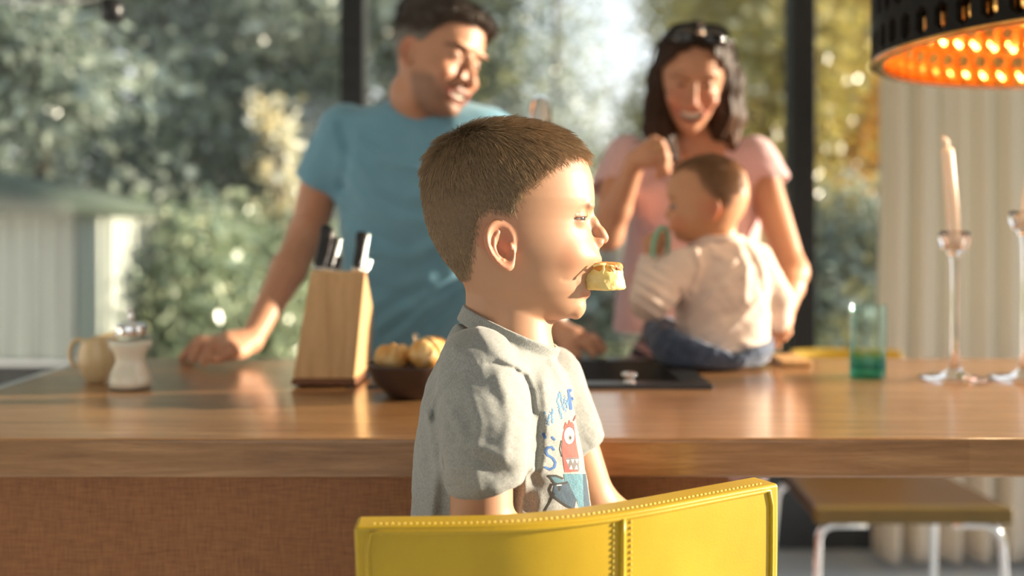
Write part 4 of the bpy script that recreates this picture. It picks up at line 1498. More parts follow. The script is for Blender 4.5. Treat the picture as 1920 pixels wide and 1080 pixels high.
def boy_len(p):
    L = bf.loc(p)
    top = sm01((L[:, 2] - pz(400)) / 130)
    edge = sm01(boy_scalp(L) / 30)
    return (.0075 + .0115 * top) * (.5 + .5 * edge)
strands('hair_strands', v_, f_, boy_mask, 30000, boy_len, boy_flow, .00019, M_HAIR, hair_cap, npt=5, lift=(.42, .16), jitter=.16, seed=3)

# ---- T-shirt
M_TEE = fabric('grey_melange', srgb(164, 165, 160), srgb(128, 129, 125), melange=1100, bump=.3)
TS = [(600, 905, 865, 26, 880), (612, 950, 851, 42, 905), (625, 985, 843, 58, 922), (640, 1012, 836, 78, 930), (655, 1028, 829, 98, 936), (668, 1038, 824, 112, 938), (690, 1050, 813, 128, 940), (720, 1061, 799, 140, 940), (760, 1072, 789, 146, 940), (800, 1081, 783, 149, 940), (850, 1092, 777, 151, 940), (900, 1101, 773, 153, 942), (950, 1108, 772, 155, 944), (1010, 1113, 773, 157, 946), (1080, 1113, 775, 158, 948), (1150, 1105, 782, 156, 948), (1200, 1095, 792, 150, 948)]
TZ = lambda i: tab([(430 - r[0], r[i] if i == 3 else r[i] - 950) for r in TS], .01)
tee_T = dict(z=(430 - 1200, 430 - 600), front=TZ(1), back=TZ(2), half=TZ(3), xc=TZ(4), n=2.3)
ARM_A = W(915, 905, AY); 
def pxl(pts, Y): return [tuple(W(a, b, Y)[[0, 2]]) for a, b in pts]
NS = AY - .03
seam_arc = pxl([(806, 800), (816, 762), (838, 722), (868, 694), (900, 681), (930, 680), (962, 694), (984, 716), (996, 745), (1001, 785)], AY)
folds_near = [(pxl([(826, 850), (838, 820), (834, 790), (846, 770)], AY), .0065, .0030), (pxl([(812, 806), (824, 842), (826, 880)], AY), .005, -.0030),
              (pxl([(868, 742), (862, 800), (872, 860)], AY), .010, .0018), (pxl([(905, 730), (930, 790), (960, 850)], AY), .012, .0020), (pxl([(950, 720), (975, 780), (978, 850)], AY), .009, .0020),
              (pxl([(890, 840), (930, 865), (985, 880)], AY), .007, -.0026), (pxl([(880, 720), (900, 780), (890, 850), (900, 900)], AY), .006, .0024), (pxl([(935, 705), (955, 770), (948, 840)], AY), .006, .0024), (pxl([(852, 770), (880, 815), (930, 835)], AY), .006, .0026), (pxl([(845, 870), (880, 890), (930, 893)], AY), .006, .0020), (pxl([(860, 700), (930, 740), (975, 760)], AY), .010, -.0014)]
folds_front = [(pxl([(1004, 700), (1010, 770), (1003, 850), (990, 930)], 1.02), .008, -.0035), (pxl([(985, 665), (1015, 720), (1022, 790), (1016, 860)], 1.02), .007, .0028),
               (pxl([(1020, 670), (1044, 730), (1056, 800)], 1.04), .006, -.0022), (pxl([(1030, 660), (1062, 710), (1078, 760)], 1.1), .005, .0025), (pxl([(968, 940), (1000, 985)], 1.0), .01, .003),
               (pxl([(800, 900), (806, 960), (800, 1020)], 1.0), .008, .0035), (pxl([(796, 780), (812, 840), (818, 900), (812, 960)], 1.0), .006, .0035), (pxl([(1020, 700), (1034, 800), (1040, 900), (1030, 1000)], 1.02), .009, .0022), (pxl([(980, 900), (1010, 930), (1012, 1000)], 1.0), .007, .003), (pxl([(850, 640), (880, 655), (905, 672)], 1.0), .006, .0018), (pxl([(900, 620), (940, 660), (975, 690)], 1.0), .006, .0018), (pxl([(836, 920), (828, 980)], 1.0), .01, -.0025)]
far_s0, far_s1 = W(1030, 712, FY - .014), W(1078, 838, FY - .004)
neck_c = (W(871, 588, BY) + W(1037, 664, BY)) / 2
neck_ax = np.array([.41, 0, .911]); neck_ax /= np.linalg.norm(neck_ax)
neck_u = np.array([neck_ax[2], 0, -neck_ax[0]])
def boy_tee(P):
    L = bf.loc(P)
    d = loft(L, tee_T) * U
    # neck: a slanting collar stub
    q = P - _a(neck_c)
    ax = q @ _a(neck_ax); u = q @ _a(neck_u); y = q[:, 1]
    rho = np.sqrt((u / .0545) ** 2 + (y / .0500) ** 2)
    near = P[:, 1] < BY
    st = seg(P, W(896, 688, AY + .030), W(917, 893, AY - .001), .040, .0435)
    cut = (P - _a(W(916, 908, AY))) @ _a((.25, .05, -.97))
    st = smax(st, cut, .003)
    fs = seg(P, far_s0, far_s1, .040, .0385)
    fdir = _a(far_s1 - far_s0) / np.linalg.norm(far_s1 - far_s0)
    fs = smax(fs, (P - _a(far_s1)) @ fdir, .003)
    d = smin(d, st, .036)
    d = smin(d, fs, .032)
    # underarm crease between sleeve and side
    d += .0030 * gauss_line(P, seam_arc, .0030) * near * (P[:, 1] < AY + .05) 
    d -= .0012 * gauss_line(P, [(a + .004, b + .004) for a, b in seam_arc], .004) * near * (P[:, 1] < AY + .05)
    for pts, sg, am in folds_near: d -= am * gauss_line(P, pts, sg) * (P[:, 1] < AY + .01)
    for pts, sg, am in folds_front: d -= am * gauss_line(P, pts, sg) * (P[:, 0] > -.12) * (P[:, 1] < BY + .06)
    # shoulder seam
    d += .0004 * gauss_line(P, pxl([(872, 600), (905, 640), (918, 676)], .99), .0022) * near
    # sleeve hem stitch line
    d += .0007 * np.exp(-((cut + .016) / .0012) ** 2) * (st < .006)
    d -= 0.0008 * wob(P, 75, 1.0) + .0004 * wob(P, 210, 2.2)
    # rib collar
    col = np.maximum(np.abs(rho - 1) * .052 - .0021, np.abs(ax - .000) - .0075) - .0012
    d = smax(d, -(np.maximum((rho - 1.0) * .052, -ax - .012)), .003)       # open the neck
    d = smin(d, col, .0035)
    d += .0009 * np.exp(-((ax + .0105) / .0011) ** 2) * (np.abs(rho - 1) < .3)
    # hollow ends so the arms come out of real openings
    d = smax(d, -seg(P, W(914, 876, AY), W(918, 940, AY - .002), .035, .0388), .002)
    d = smax(d, -seg(P, far_s1 - (far_s1 - far_s0) * .25, far_s1 + fdir * .03, .030, .0345), .002)
    d = smax(d, -(P[:, 2] - W(0, 1188, BY)[2]), .004)
    return d
tee = blob('t_shirt', boy_tee, (-.125, .905, .64), (.11, 1.245, 1.045), .0018, M_TEE, boy, None, store, far=2.2)

# print on the chest: laid on the shirt's surface
def shirt_print():
    v, f = store['t_shirt']
    tree_ = BVHTree.FromPolygons([Vector(a) for a in v], [tuple(int(i) for i in q) for q in f])
    o0 = Vector((0, 0, CAMZ))
    x0, x1, y0, y1, st = 1008, 1112, 722, 984, .5
    xs = np.arange(x0, x1, st); ys = np.arange(y0, y1, st)
    GX, GY = np.meshgrid(xs, ys, indexing='ij')
    Q = np.stack([GX.ravel(), GY.ravel()], 1).astype(np.float32)
    colr = np.zeros((len(Q), 3)); on = np.zeros(len(Q), bool); grp = np.zeros(len(Q), int); cur = [0]
    nz = .5 + .5 * np.sin(Q[:, 0] * .9 + 2.1 * np.sin(Q[:, 1] * .33)) * np.sin(Q[:, 1] * .71 + 1.4 * np.sin(Q[:, 0] * .41))
    def put(m, c): 
        colr[m] = np.asarray(c) if np.ndim(c) == 1 else c[m]; on[m] = True; grp[m] = cur[0]
    def line(pts, w):
        best = np.full(len(Q), 1e9)
        for a, b in zip(pts, pts[1:]):
            a, b = _a(a), _a(b); e = b - a
            t = np.clip(((Q - a) @ e) / max(1e-9, float(e @ e)), 0, 1)
            best = np.minimum(best, np.linalg.norm(Q - a - t[:, None] * e, axis=1))
        return best < w
    def poly(pts): return poly_sd(Q, pts) > 0
    def oval(c, r): return ((Q[:, 0] - c[0]) / r[0]) ** 2 + ((Q[:, 1] - c[1]) / r[1]) ** 2 < 1
    blue = np.array(srgb(36, 88, 150)); blue2 = np.array(srgb(80, 128, 176))
    # letters, worn screen print
    put(line([(1038, 843), (1034, 838), (1027, 839), (1023, 845), (1026, 853), (1036, 859), (1041, 867), (1039, 876), (1031, 880), (1022, 876)], 2.5), blue)
    put(line([(1019, 814), (1022, 820)], 3.0) | line([(1035, 820), (1039, 824)], 2.4), blue)
    worn = nz > .38
    put((line([(1020, 770), (1028, 796), (1031, 772), (1036, 792), (1036, 765)], 2.0)) & worn, blue2)
    put((line([(1053, 784), (1045, 752), (1049, 736), (1058, 768)], 2.2) | line([(1046, 764), (1056, 762)], 1.5)) & (nz > .2), blue2)
    put(line([(1060, 772), (1058, 742), (1064, 764), (1067, 738)], 2.0) & worn, blue2)
    put(line([(1070, 766), (1066, 732), (1076, 731), (1079, 738), (1076, 747), (1069, 748)], 3.0), blue)
    # red one-eyed creature
    cur[0] = 1
    red = np.array(srgb(190, 72, 66)); dk = np.array(srgb(18, 17, 20)); wh = np.array(srgb(232, 226, 216))
    body = [(1060, 796), (1072, 790), (1076, 796), (1080, 830), (1085, 858), (1085, 884), (1058, 886), (1052, 840), (1055, 812)]
    put(poly(body), np.clip(red * (.86 + .3 * nz[:, None]), 0, 1))
    put(line([(1057, 803), (1060, 792), (1064, 803), (1067, 788), (1070, 800)], 1.0), red * .7)
    put(line([(1075, 788), (1080, 777)], 1.8), np.array(srgb(96, 40, 50)))
    put(line([(1052, 826), (1049, 842), (1053, 856)], 1.0), dk)
    put(oval((1067, 817), (10.5, 17)), dk); put(oval((1067, 817), (9.4, 15.6)), wh)
    put(oval((1068, 821), (4.2, 6.2)), np.array(srgb(120, 124, 124))); put(oval((1068.5, 821), (2, 3)), dk)
    put(poly([(1060, 858), (1083, 858), (1086, 882), (1067, 880)]), np.array(srgb(96, 92, 94)))
    for tx, ty, s_ in ((1064, 862, 1), (1073, 861, 1), (1081, 861, 1), (1070, 880, -1), (1080, 880, -1)):
        put(poly([(tx - 3, ty), (tx + 3, ty), (tx + .5, ty + 8 * s_)]), wh)
    # teal creature below with a dark fin and tail
    teal = np.array(srgb(72, 120, 136)); tl2 = np.array(srgb(40, 66, 86))
    put(poly([(1056, 888), (1098, 888), (1104, 940), (1107, 956), (1086, 962), (1080, 936), (1060, 916)]), teal * (.75 + .5 * nz[:, None]))
    put(poly([(1092, 888), (1098, 888), (1107, 955), (1094, 960)]), tl2 * (.9 + .3 * nz[:, None]))
    put(poly([(1040, 900), (1064, 902), (1080, 936), (1082, 956), (1062, 950), (1044, 938), (1036, 924)]), tl2 * (.7 + .7 * nz[:, None]))
    put(poly([(1030, 892), (1044, 893), (1062, 904), (1040, 906)]), teal * .8)
    put(line([(1028, 892), (1042, 892), (1054, 897)], 2.3) | line([(1030, 894), (1038, 905), (1044, 908), (1062, 905)], 2.0), dk)
    put(line([(1044, 908), (1034, 908), (1030, 918), (1034, 928), (1046, 938), (1060, 948), (1080, 957)], 2.2), dk)
    put(line([(1038, 926), (1030, 942), (1022, 956), (1018, 976)], 2.3), dk)
    put(oval((1048, 916), (3, 5)), dk); put(line([(1044, 910), (1052, 909)], 1), wh)
    put(poly([(1080, 938), (1086, 960), (1080, 968), (1077, 954)]), np.array(srgb(226, 170, 158)))
    put(poly([(1090, 962), (1108, 954), (1110, 968), (1092, 970)]), np.array(srgb(214, 190, 184)))
    verts, ids, cl = [], np.full(len(Q), -1), []
    need = on.copy()
    g = on.reshape(GX.shape)
    for i in np.where(on)[0]:
        px, py = Q[i]
        dr = (Vector(W(px, py, 1.0)) - o0).normalized()
        h, nrm, _, dist = tree_.ray_cast(o0, dr)
        if h is None or nrm.dot(dr) > -.03 or h.x < .02 or h.y > 1.13: continue
        ids[i] = len(verts); verts.append(h + nrm * .0004); cl.append(colr[i])
    V = np.array([list(q) for q in verts]); cl = np.array(cl)
    t = NT('shirt_print'); nzz = t.noise(t.coords(), 1400, 2)
    cc = t.attr('col'); t.bsdf(t.mix(cc, srgb(150, 146, 132), t.math('MULTIPLY', nzz, .16)), .85)
    for k, nm, lb in ((0, 'lettering', 'blue hand drawn letters printed on the chest'), (1, 'print', 'cartoon print of a red one-eyed monster above a teal creature')):
        idg = np.where(grp == k, ids, -1).reshape(GX.shape)
        a, b, c, d = idg[:-1, :-1], idg[1:, :-1], idg[1:, 1:], idg[:-1, 1:]
        m = (a >= 0) & (b >= 0) & (c >= 0) & (d >= 0)
        Fq = np.stack([a[m], b[m], c[m], d[m]], 1)
        e = np.max([np.linalg.norm(V[Fq[:, q]] - V[Fq[:, (q + 1) % 4]], axis=1) for q in range(4)], 0)
        Fq = Fq[e < .012]
        used, inv = np.unique(Fq.ravel(), return_inverse=True)
        me = np_mesh(nm, V[used], inv.reshape(-1, 4))
        set_col(me, cl[used])
        tag(link(nm, me, t.m, tee), lb)
shirt_print()

# jeans, kneeling (out of the picture)
M_DENIM = fabric('dark_denim', srgb(70, 84, 110), srgb(52, 64, 90), melange=300)
def boy_legs(P):
    hip = W(944, 1230, BY)
    hip[2] = .66
    d = ell(P, hip, (.085, .088, .075))
    for sy in (-1, 1):
        h0 = np.array([hip[0] + .0, BY + sy * .045, hip[2] - .03]); kn = np.array([hip[0] + .175, BY + .05 + sy * .055, .53]); an = np.array([hip[0] - .06, BY + .055 + sy * .05, .512])
        d = smin(d, seg(P, h0, kn, .058, .047), .03)
        d = smin(d, seg(P, kn, an, .042, .034), .02)
    return d
blob('jeans', boy_legs, (-.19, .93, .465), (.27, 1.30, .76), .004, M_DENIM, boy)
def boy_feet(P, sy):
    hip = W(944, 1230, BY)
    an = np.array([hip[0] - .075, BY + .055 + sy * .05, .508])
    return smin(seg(P, an, an + np.array([-.05, 0, .0]), .028, .024), seg(P, an + np.array([-.05, 0, 0]), an + np.array([-.085, 0, -.004]), .024, .020), .01)
M_SOCK = fabric('navy_sock', srgb(60, 66, 84))
for sy in (-1, 1):
    blob('sock', lambda P, sy=sy: boy_feet(P, sy), (-.30, .97, .465), (-.05, 1.27, .56), .003, M_SOCK, boy)

# the roll in his mouth
M_BUN = bread_mat('bun_dough', srgb(226, 190, 104), srgb(240, 212, 132), srgb(246, 226, 160), 40)
M_BUNTOP = bread_mat('baked_cheese', srgb(170, 94, 30), srgb(214, 146, 60), srgb(238, 190, 104), 60)
def bun(P):
    L = bf.loc(P)
    q = L - _a((px_(1128), 0, pz(518)))
    a, b, z = (q[:, 0] + 1) / 43, q[:, 1] / 43, q[:, 2] / 27
    # one end bitten away inside the mouth: a short drum with a soft top, sloping at the outer end
    rho = np.sqrt(a * a + b * b)
    prof = .985 - .115 * z - .045 * np.exp(-((z + .02) / .16) ** 2) * (.4 + .6 * np.sin(3 * np.arctan2(b, a) + 1))
    d = (rho - prof) * 36
    d = smax(d, np.abs(q[:, 2] + .02 * q[:, 0]) - 25.5 + 2.0 * np.clip(rho, 0, 1.1) ** 3, 5)
    d -= .7 * wob(q, .17) + .45 * wob(q, .5, 2)
    return d * U
def bun_col(P): return P
bread = blob('bread_roll', bun, W(1128, 518, BY) - .034, W(1128, 518, BY) + .034, .0012, M_BUN)
tag(bread, 'pale yellow roll with a baked cheese top held in the boy\'s mouth', 'bread roll')
def bun_top(P):
    L = bf.loc(P)
    q = L - _a((px_(1128), 0, pz(518)))
    base = bun(P) / U
    edge = 13 + 3.5 * np.sin(q[:, 0] * .33 + 1) + 2.5 * np.sin(q[:, 1] * .41) 
    return smax(base - 1.5 - .8 * wob(q, .5, 1), edge - q[:, 2], 2.0) * U
top_ = blob('cheese_crust', bun_top, W(1128, 518, BY) - .034, W(1128, 518, BY) + .034, .0012, M_BUNTOP, bread)
tag(top_, 'browned cheese crust')
bm = B()
for pts in (((1131, 497), (1132, 505), (1129, 514)), ((1146, 502), (1152, 512), (1154, 522)), ((1156, 506), (1160, 514), (1161, 521)), ((1112, 499), (1122, 496), (1136, 495)), ((1140, 497), (1152, 500), (1160, 506))):
    Pq = []
    for (a, b) in pts:
        p = W(a, b, BY - .0285 + .018 * max(0, (a - 1135) / 30))
        Pq.append(p)
    tube(bm, Pq, .0012, 8)
ch_ = obj('cheese_shreds', bm, simple('melted_cheese', srgb(246, 226, 150), .4), bread); ch_['kind'] = 'stuff'

# ------------------------------------------------------------------ grown-up heads (millimetres; eyes near z = 0)
AF = [(118, 0), (114, 32), (104, 58), (88, 76), (66, 88), (44, 94), (28, 96.5), (14, 93), (0, 89), (-14, 89), (-28, 91), (-42, 95), (-55, 98.5), (-63, 100), (-70, 96.5), (-78, 98.5), (-86, 93), (-95, 93), (-103, 92.5), (-110, 86), (-116, 70), (-119, 52)]
AB = [(118, -18), (114, -52), (104, -74), (88, -88), (66, -97), (44, -100), (22, -98), (0, -93), (-20, -84), (-40, -68), (-58, -46), (-76, -20), (-92, 4), (-106, 26), (-116, 42), (-119, 46)]
AH = [(118, 8), (114, 32), (104, 52), (88, 66), (66, 74), (44, 77), (20, 76.5), (0, 74), (-20, 70.5), (-40, 67), (-60, 62), (-78, 55), (-92, 46), (-104, 35), (-112, 25), (-117, 15), (-119, 6)]
AX = [(118, -10), (60, -10), (20, -6), (0, -2), (-40, 10), (-80, 30), (-119, 50)]
def adult(jaw=1.0, eye=(6, 9), smile=(52, 17, .006, -74), nose=1.0):
    half = [(z, h * (1 - (1 - jaw) * sm01((-z) / 80.0))) for z, h in AH]
    mw, mh, mc, mz = smile
    def mouth(L, d):
        y = L[:, 1]
        zz = L[:, 2] - mz - mc * y * y
        rho = np.sqrt((y / (mw / 2)) ** 2 + (zz / (mh / 2)) ** 2)
        fm = sm01((L[:, 0] - 55) / 20)
        d = d - 2.6 * np.exp(-((rho - 1.42) / .36) ** 2) * fm
        # cheek folds
        for sg in (1, -1):
            e = chain(L, [(97, 17 * sg, -40), (88, 32 * sg, -56), (78, 41 * sg, -76)], [2.0, 2.0, 1.0], 0)
            d = d + 2.2 * np.exp(-((e + 1) / 4) ** 2)
        cav = np.maximum((rho - 1) * mh * .5, 66 - L[:, 0])
        return smax(d, -cav, 1.5)
    return dict(
        T=dict(z=(-119, 118), front=tab(AF, .008), back=tab(AB, .01), half=tab(half, .01), xc=tab(AX, .01), n=2.2, nf=2.15),
        add=[((68, 40, -34), (22, 20, 18), 14), ((86, 0, -101), (9, 17, 12), 8), ((88, 28, 24), (9, 22, 6), 8)],
        cut=[((99, 31, 1), (17, 19, 12), 10)],
        nose=dict(line=[(90, 0, 8), (99, 0, -10), (109 * nose, 0, -28), (113 * nose, 0, -37)], r=[6, 6.5, 7.5, 9], k=6, ala=(103, 12, -43), ala_r=(9.5, 6.5, 7.5), nostril=(106, 7, -49.5), nostril_r=(5, 3.2, 4), blend=6),
        extra=[mouth],
        eye=dict(c=(75, 31, 0), r=12, lo=eye[0], hi=eye[1], lid=1.6, yaw=8, k=3, crease=.7, w=60),
        ear=dict(c=(-4, 73, -16), H=60, tilt=10, flare=24, k=3), smile=smile)

def adult_teeth(fr, p, parent, h=.004):
    mw, mh, mc, mz = p['smile']
    def fn(P):
        L = fr.loc(P)
        y = L[:, 1]
        zz = L[:, 2] - mz - mc * y * y
        q = np.stack([L[:, 0], y, zz], 1)
        d = loft(L, p['T']) + 5.0
        return np.maximum(d, np.maximum(np.abs(zz - mh * .16) - mh * .34, np.maximum(np.abs(y) - mw * .46, 70 - L[:, 0]))) * fr.s
    c = fr.wld((88, 0, mz))
    return blob('teeth', fn, c - .05, c + .05, .0015, M_TEETH, parent)
M_TEETH = simple('teeth', srgb(226, 214, 196), .25)

def adult_col(fr, p, skin, lip, brow, red=.35, stubble=0, lipw=.8, browh=13, dark=srgb(70, 56, 50)):
    mw, mh, mc, mz = p['smile']
    def fn(P):
        L = fr.loc(P)
        x, ya, z = L[:, 0], np.abs(L[:, 1]), L[:, 2]
        c = np.tile(np.array(skin), (len(P), 1))
        inh = (np.linalg.norm(L, axis=1) < 165)
        c = blend(c, srgb(206, 120, 96), red * np.exp(-((x - 82) / 20) ** 2 - ((z + 32) / 22) ** 2 - ((ya - 40) / 22) ** 2))
        c = blend(c, srgb(200, 112, 88), red * np.exp(-((x - 112) / 14) ** 2 - ((z + 38) / 16) ** 2 - (ya / 16) ** 2))
        c = blend(c, srgb(200, 116, 92), .5 * (ya > 74) * np.exp(-((z + 16) / 34) ** 2 - ((x + 4) / 30) ** 2))
        if stubble:
            s_ = sm01((-38 - z) / 22) * sm01((x - 8 + (z + 110) * .2) / 24)
            mst = np.exp(-((z + 58) / 8) ** 2) * (x > 84) * (ya < 34)
            cheek = sm01((z + 78) / 24) * sm01((x - 62) / 14) * sm01((ya - 22) / 12)
            c = blend(c, dark, stubble * np.clip(np.maximum(s_ * (1 - .75 * cheek), mst), 0, 1) * inh)
        y = L[:, 1]
        zz = z - mz - mc * y * y
        rho = np.sqrt((y / (mw / 2)) ** 2 + (zz / (mh / 2)) ** 2)
        c = blend(c, lip, lipw * np.exp(-((rho - 1.35) / .32) ** 2) * (x > 70))
        c = blend(c, srgb(60, 22, 22), (rho < 1.0) * (x > 60))
        zb = browh + 5.5 * np.cos((ya - 36) / 17)
        c = blend(c, brow, .85 * np.exp(-((z - zb) / 3.4) ** 2) * sm01((ya - 9) / 6) * sm01((60 - ya) / 10) * (x > 50))
        for sg in (1, -1):
            e = p['eye']
            ball, op, f, s, q, rr, elv, top = eye_parts(L, e['c'], sg, e['r'], e['lo'], e['hi'], e['lid'], e['yaw'], e['w'])
            c = blend(c, srgb(50, 32, 26), .9 * np.exp(-(op / 1.8) ** 2) * (rr < 18))
        return c
    return fn

def arm_sd(P, sh, el, wr, r, k=.02):
    return smin(seg(P, sh, el, r[0], r[1]), smin(seg(P, el, el + (wr - el) * .35, r[1], r[2]), seg(P, el + (wr - el) * .35, wr, r[2], r[3]), .01), k)


# ================================================================== the man
MY = 2.03
man = thing('person', (-.16, 2.22, 0), 'man in a blue T-shirt leaning with both hands on the worktop', 'person')
mU = S(2.0)
m_fwd = np.array([.74, -.60, -.22])
mf = Frame(W(818, 106, 2.0), m_fwd, (.22, .10, 1.0), .00099)
m_head = adult(1.0, (4.5, 6.5), (46, 15, .008, -73), 1.02)
Sh_l, El_l, Wr_l = W(622, 258, 2.04), W(577, 440, 2.12), W(470, 640, 1.935)
Sh_r, El_r, Wr_r = W(930, 250, 2.06), W(1018, 440, 2.14), W(1041, 616, 2.0)
def man_hand_l(P):
    Y = 1.90
    k = [W(424, 645, 1.925), W(420, 650, 1.905), W(422, 657, 1.885), W(427, 664, 1.868)]
    d = smin(seg(P, Wr_l - _a((0, 0, .007)), W(428, 650, 1.905), .024, .020), seg(P, W(462, 655, 1.92), W(432, 662, 1.885), .020, .017), .012)
    d = smin(d, seg(P, k[0], k[3], .0125, .0125), .014)
    fingers = [([k[0], W(380, 648, 1.955), W(352, 672, 1.965), W(344, 676, 1.967)], .0105, .008),
               ([k[1], W(373, 648, 1.925), W(350, 672, 1.915), W(342, 680, 1.910)], .0110, .0082),
               ([k[2], W(380, 651, 1.888), W(367, 676, 1.872), W(363, 684, 1.866)], .0112, .0085),
               ([k[3], W(396, 661, 1.858), W(384, 683, 1.842), W(382, 690, 1.838)], .0100, .0078)]
    for pts, a, b in fingers: d = smin(d, finger(P, pts, a, b), .006)
    d = smin(d, finger(P, [W(455, 668, 1.90), W(428, 674, 1.862), W(405, 684, 1.842)], .0145, .0095), .010)
    return d
def man_hand_r(P):
    k = [W(1092, 646, 1.93), W(1092, 650, 1.905), W(1090, 655, 1.885), W(1082, 661, 1.868)]
    d = smin(seg(P, Wr_r - _a((0, .055, .010)), W(1082, 648, 1.905), .022, .020), seg(P, W(1052, 645, 1.92), W(1080, 659, 1.885), .020, .017), .012)
    d = smin(d, seg(P, k[0], k[3], .0125, .0125), .014)
    for pts, a, b in ([k[0], W(1118, 650, 1.945), W(1134, 668, 1.945)], .0108, .008), ([k[1], W(1119, 652, 1.915), W(1137, 671, 1.910)], .0110, .0082), ([k[2], W(1117, 657, 1.885), W(1131, 676, 1.875)], .0110, .0083), ([k[3], W(1105, 664, 1.860), W(1117, 681, 1.850)], .0100, .0078):
        d = smin(d, finger(P, pts, a, b), .006)
    d = smin(d, finger(P, [W(1056, 660, 1.90), W(1066, 676, 1.866), W(1086, 684, 1.848)], .0145, .0095), .010)
    return d
def drop(fn, dz):
    return lambda P: fn(P - _a((0, 0, dz)))
HZOFF_L = TOP + .0075 - (W(382, 690, 1.838)[2] - .0)   # lowest finger tip rests on the top
def man_body(P):
    L = mf.loc(P)
    d = bounded(L, (0, 0, 0), 190, lambda q: head_sd(q, m_head), 40) * mf.s
    nb = mf.wld((-18, 0, -85)); nb2 = W(800, 255, 2.09)
    d = smin(d, seg(P, nb, nb2, .056, .062), .02)
    d = smin(d, ell(P, W(785, 330, 2.10), (.150, .085, .13)), .04)
    d = smin(d, seg(P, W(785, 420, 2.12), (-.14, 2.26, .82), .11, .12), .05)
    d = smin(d, arm_sd(P, Sh_l, El_l, Wr_l, (.044, .0385, .037, .0215)), .03)
    d = smin(d, arm_sd(P, Sh_r, El_r, Wr_r, (.044, .0385, .037, .0215)), .03)
    d = smin(d, bounded(P, W(410, 660, 1.9), .16, lambda q: man_hand_l(q - _a((0, 0, .0098))), .03), .008)
    d = smin(d, bounded(P, W(1090, 655, 1.95), .16, lambda q: man_hand_r(q - _a((0, .055, .010))), .03), .008)
    fill = man_fill(P) + .005
    q = P - _a(mneck_c)
    ok = np.minimum(fill, -(q @ _a(mneck_ax)) - .012)
    ok = np.minimum(ok, seg(P, W(603, 335, 2.085), Wr_l, .050, .16))
    ok = np.minimum(ok, seg(P, W(962, 335, 2.10), Wr_r, .050, .16))
    d = smax(d, ok, .002)
    return d
# shirt
M_BLUE = fabric('blue_jersey', srgb(124, 174, 196), srgb(104, 154, 178), bump=.15, weave=500)
def Wx(px, Y): return (px - 960) / F * Y
def Wz(py, Y): return CAMZ - (py - HZ) / F * Y
def fold2(rows, Y): return [tuple(W(a, b, Y)[[0, 2]]) for a, b in rows]
ms_rows = [(172, 834, 770, 30), (190, 872, 735, 52), (206, 915, 690, 72), (225, 940, 650, 88), (260, 944, 632, 105), (320, 940, 632, 118), (390, 936, 634, 122), (450, 925, 634, 122), (520, 910, 636, 122), (580, 892, 638, 126), (640, 872, 640, 132), (700, 868, 640, 135), (740, 866, 640, 135)]
MSY = 2.08
mT = dict(z=(Wz(740, MSY), Wz(172, MSY)), front=tab([(Wz(r[0], MSY), Wx(r[1], MSY)) for r in ms_rows], .01), back=tab([(Wz(r[0], MSY), Wx(r[2], MSY)) for r in ms_rows], .01),
          half=tab([(Wz(r[0], MSY), r[3] / 1000) for r in ms_rows], .01), xc=tab([(Wz(r[0], MSY), Wx((r[1] + r[2]) / 2, MSY)) for r in ms_rows], .01), n=2.6)
mfolds = [(fold2([(660, 300), (700, 345), (770, 370), (840, 372)], 2.0), .016, .006), (fold2([(650, 330), (690, 380), (740, 408), (800, 416)], 2.0), .014, .005), (fold2([(672, 262), (720, 300), (790, 318)], 2.0), .013, .005),
          (fold2([(640, 400), (690, 440), (760, 470)], 2.0), .018, -.004), (fold2([(650, 430), (700, 470), (770, 480), (830, 455)], 2.0), .014, .005), (fold2([(690, 540), (770, 560), (860, 520)], 2.0), .016, -.004),
          (fold2([(700, 620), (760, 580), (850, 520)], 2.0), .014, .006), (fold2([(735, 640), (790, 590), (870, 540)], 2.0), .013, .006), (fold2([(780, 660), (830, 610), (880, 570)], 2.0), .014, .006), (fold2([(690, 580), (740, 545), (800, 520)], 2.0), .02, .004),
          (fold2([(640, 235), (655, 290), (640, 350)], 2.0), .012, -.006)]
mneck_c = W(806, 216, 2.055); 
mneck_ax = np.array([.10, -.42, .90]); mneck_ax /= np.linalg.norm(mneck_ax)
def man_fill(P):
    L = np.stack([P[:, 0], P[:, 1] - (MSY + .0) - .10 * np.clip((1.30 - P[:, 2]) / .5, -.3, 1), P[:, 2]], 1)
    d = loft(L, mT)
    sl = seg(P, W(650, 250, 2.06), W(601, 338, 2.085), .062, .0545)
    e1 = _a(W(601, 350, 2.085) - W(640, 250, 2.06)); e1 = e1 / np.linalg.norm(e1)
    sl = smax(sl, (P - _a(W(601, 346, 2.085))) @ e1, .004)
    s2 = seg(P, W(915, 250, 2.07), W(965, 340, 2.10), .060, .053)
    e2 = _a(W(965, 340, 2.10) - W(920, 250, 2.07)); e2 = e2 / np.linalg.norm(e2)
    s2 = smax(s2, (P - _a(W(965, 346, 2.10))) @ e2, .004)
    d = smin(smin(d, sl, .04), s2, .04)
    for pts, sg, am in mfolds: d -= 1.5 * am * gauss_line(P, pts, sg) * (P[:, 1] < MSY + .02)
    d -= .0025 * wob(P, 26, .5) + .001 * wob(P, 70, 2)
    return d
def man_tee(P):
    d = man_fill(P)
    q = P - _a(mneck_c)
    ax = q @ _a(mneck_ax); r = q - ax[:, None] * _a(mneck_ax)
    rho = np.linalg.norm(r / _a((.074, .066, .07)), axis=1)
    d = smax(d, -np.maximum((rho - 1) * .07, -ax - .035), .006)
    col = np.hypot((rho - 1.0) * .07, np.maximum(np.abs(ax + .006) - .009, 0)) - .0042
    d = smin(d, col, .008)
    d = smax(d, -seg(P, W(606, 325, 2.084), W(594, 375, 2.088), .046, .0495), .003)
    d = smax(d, -seg(P, W(955, 325, 2.10), W(985, 375, 2.105), .046, .049), .003)
    return d
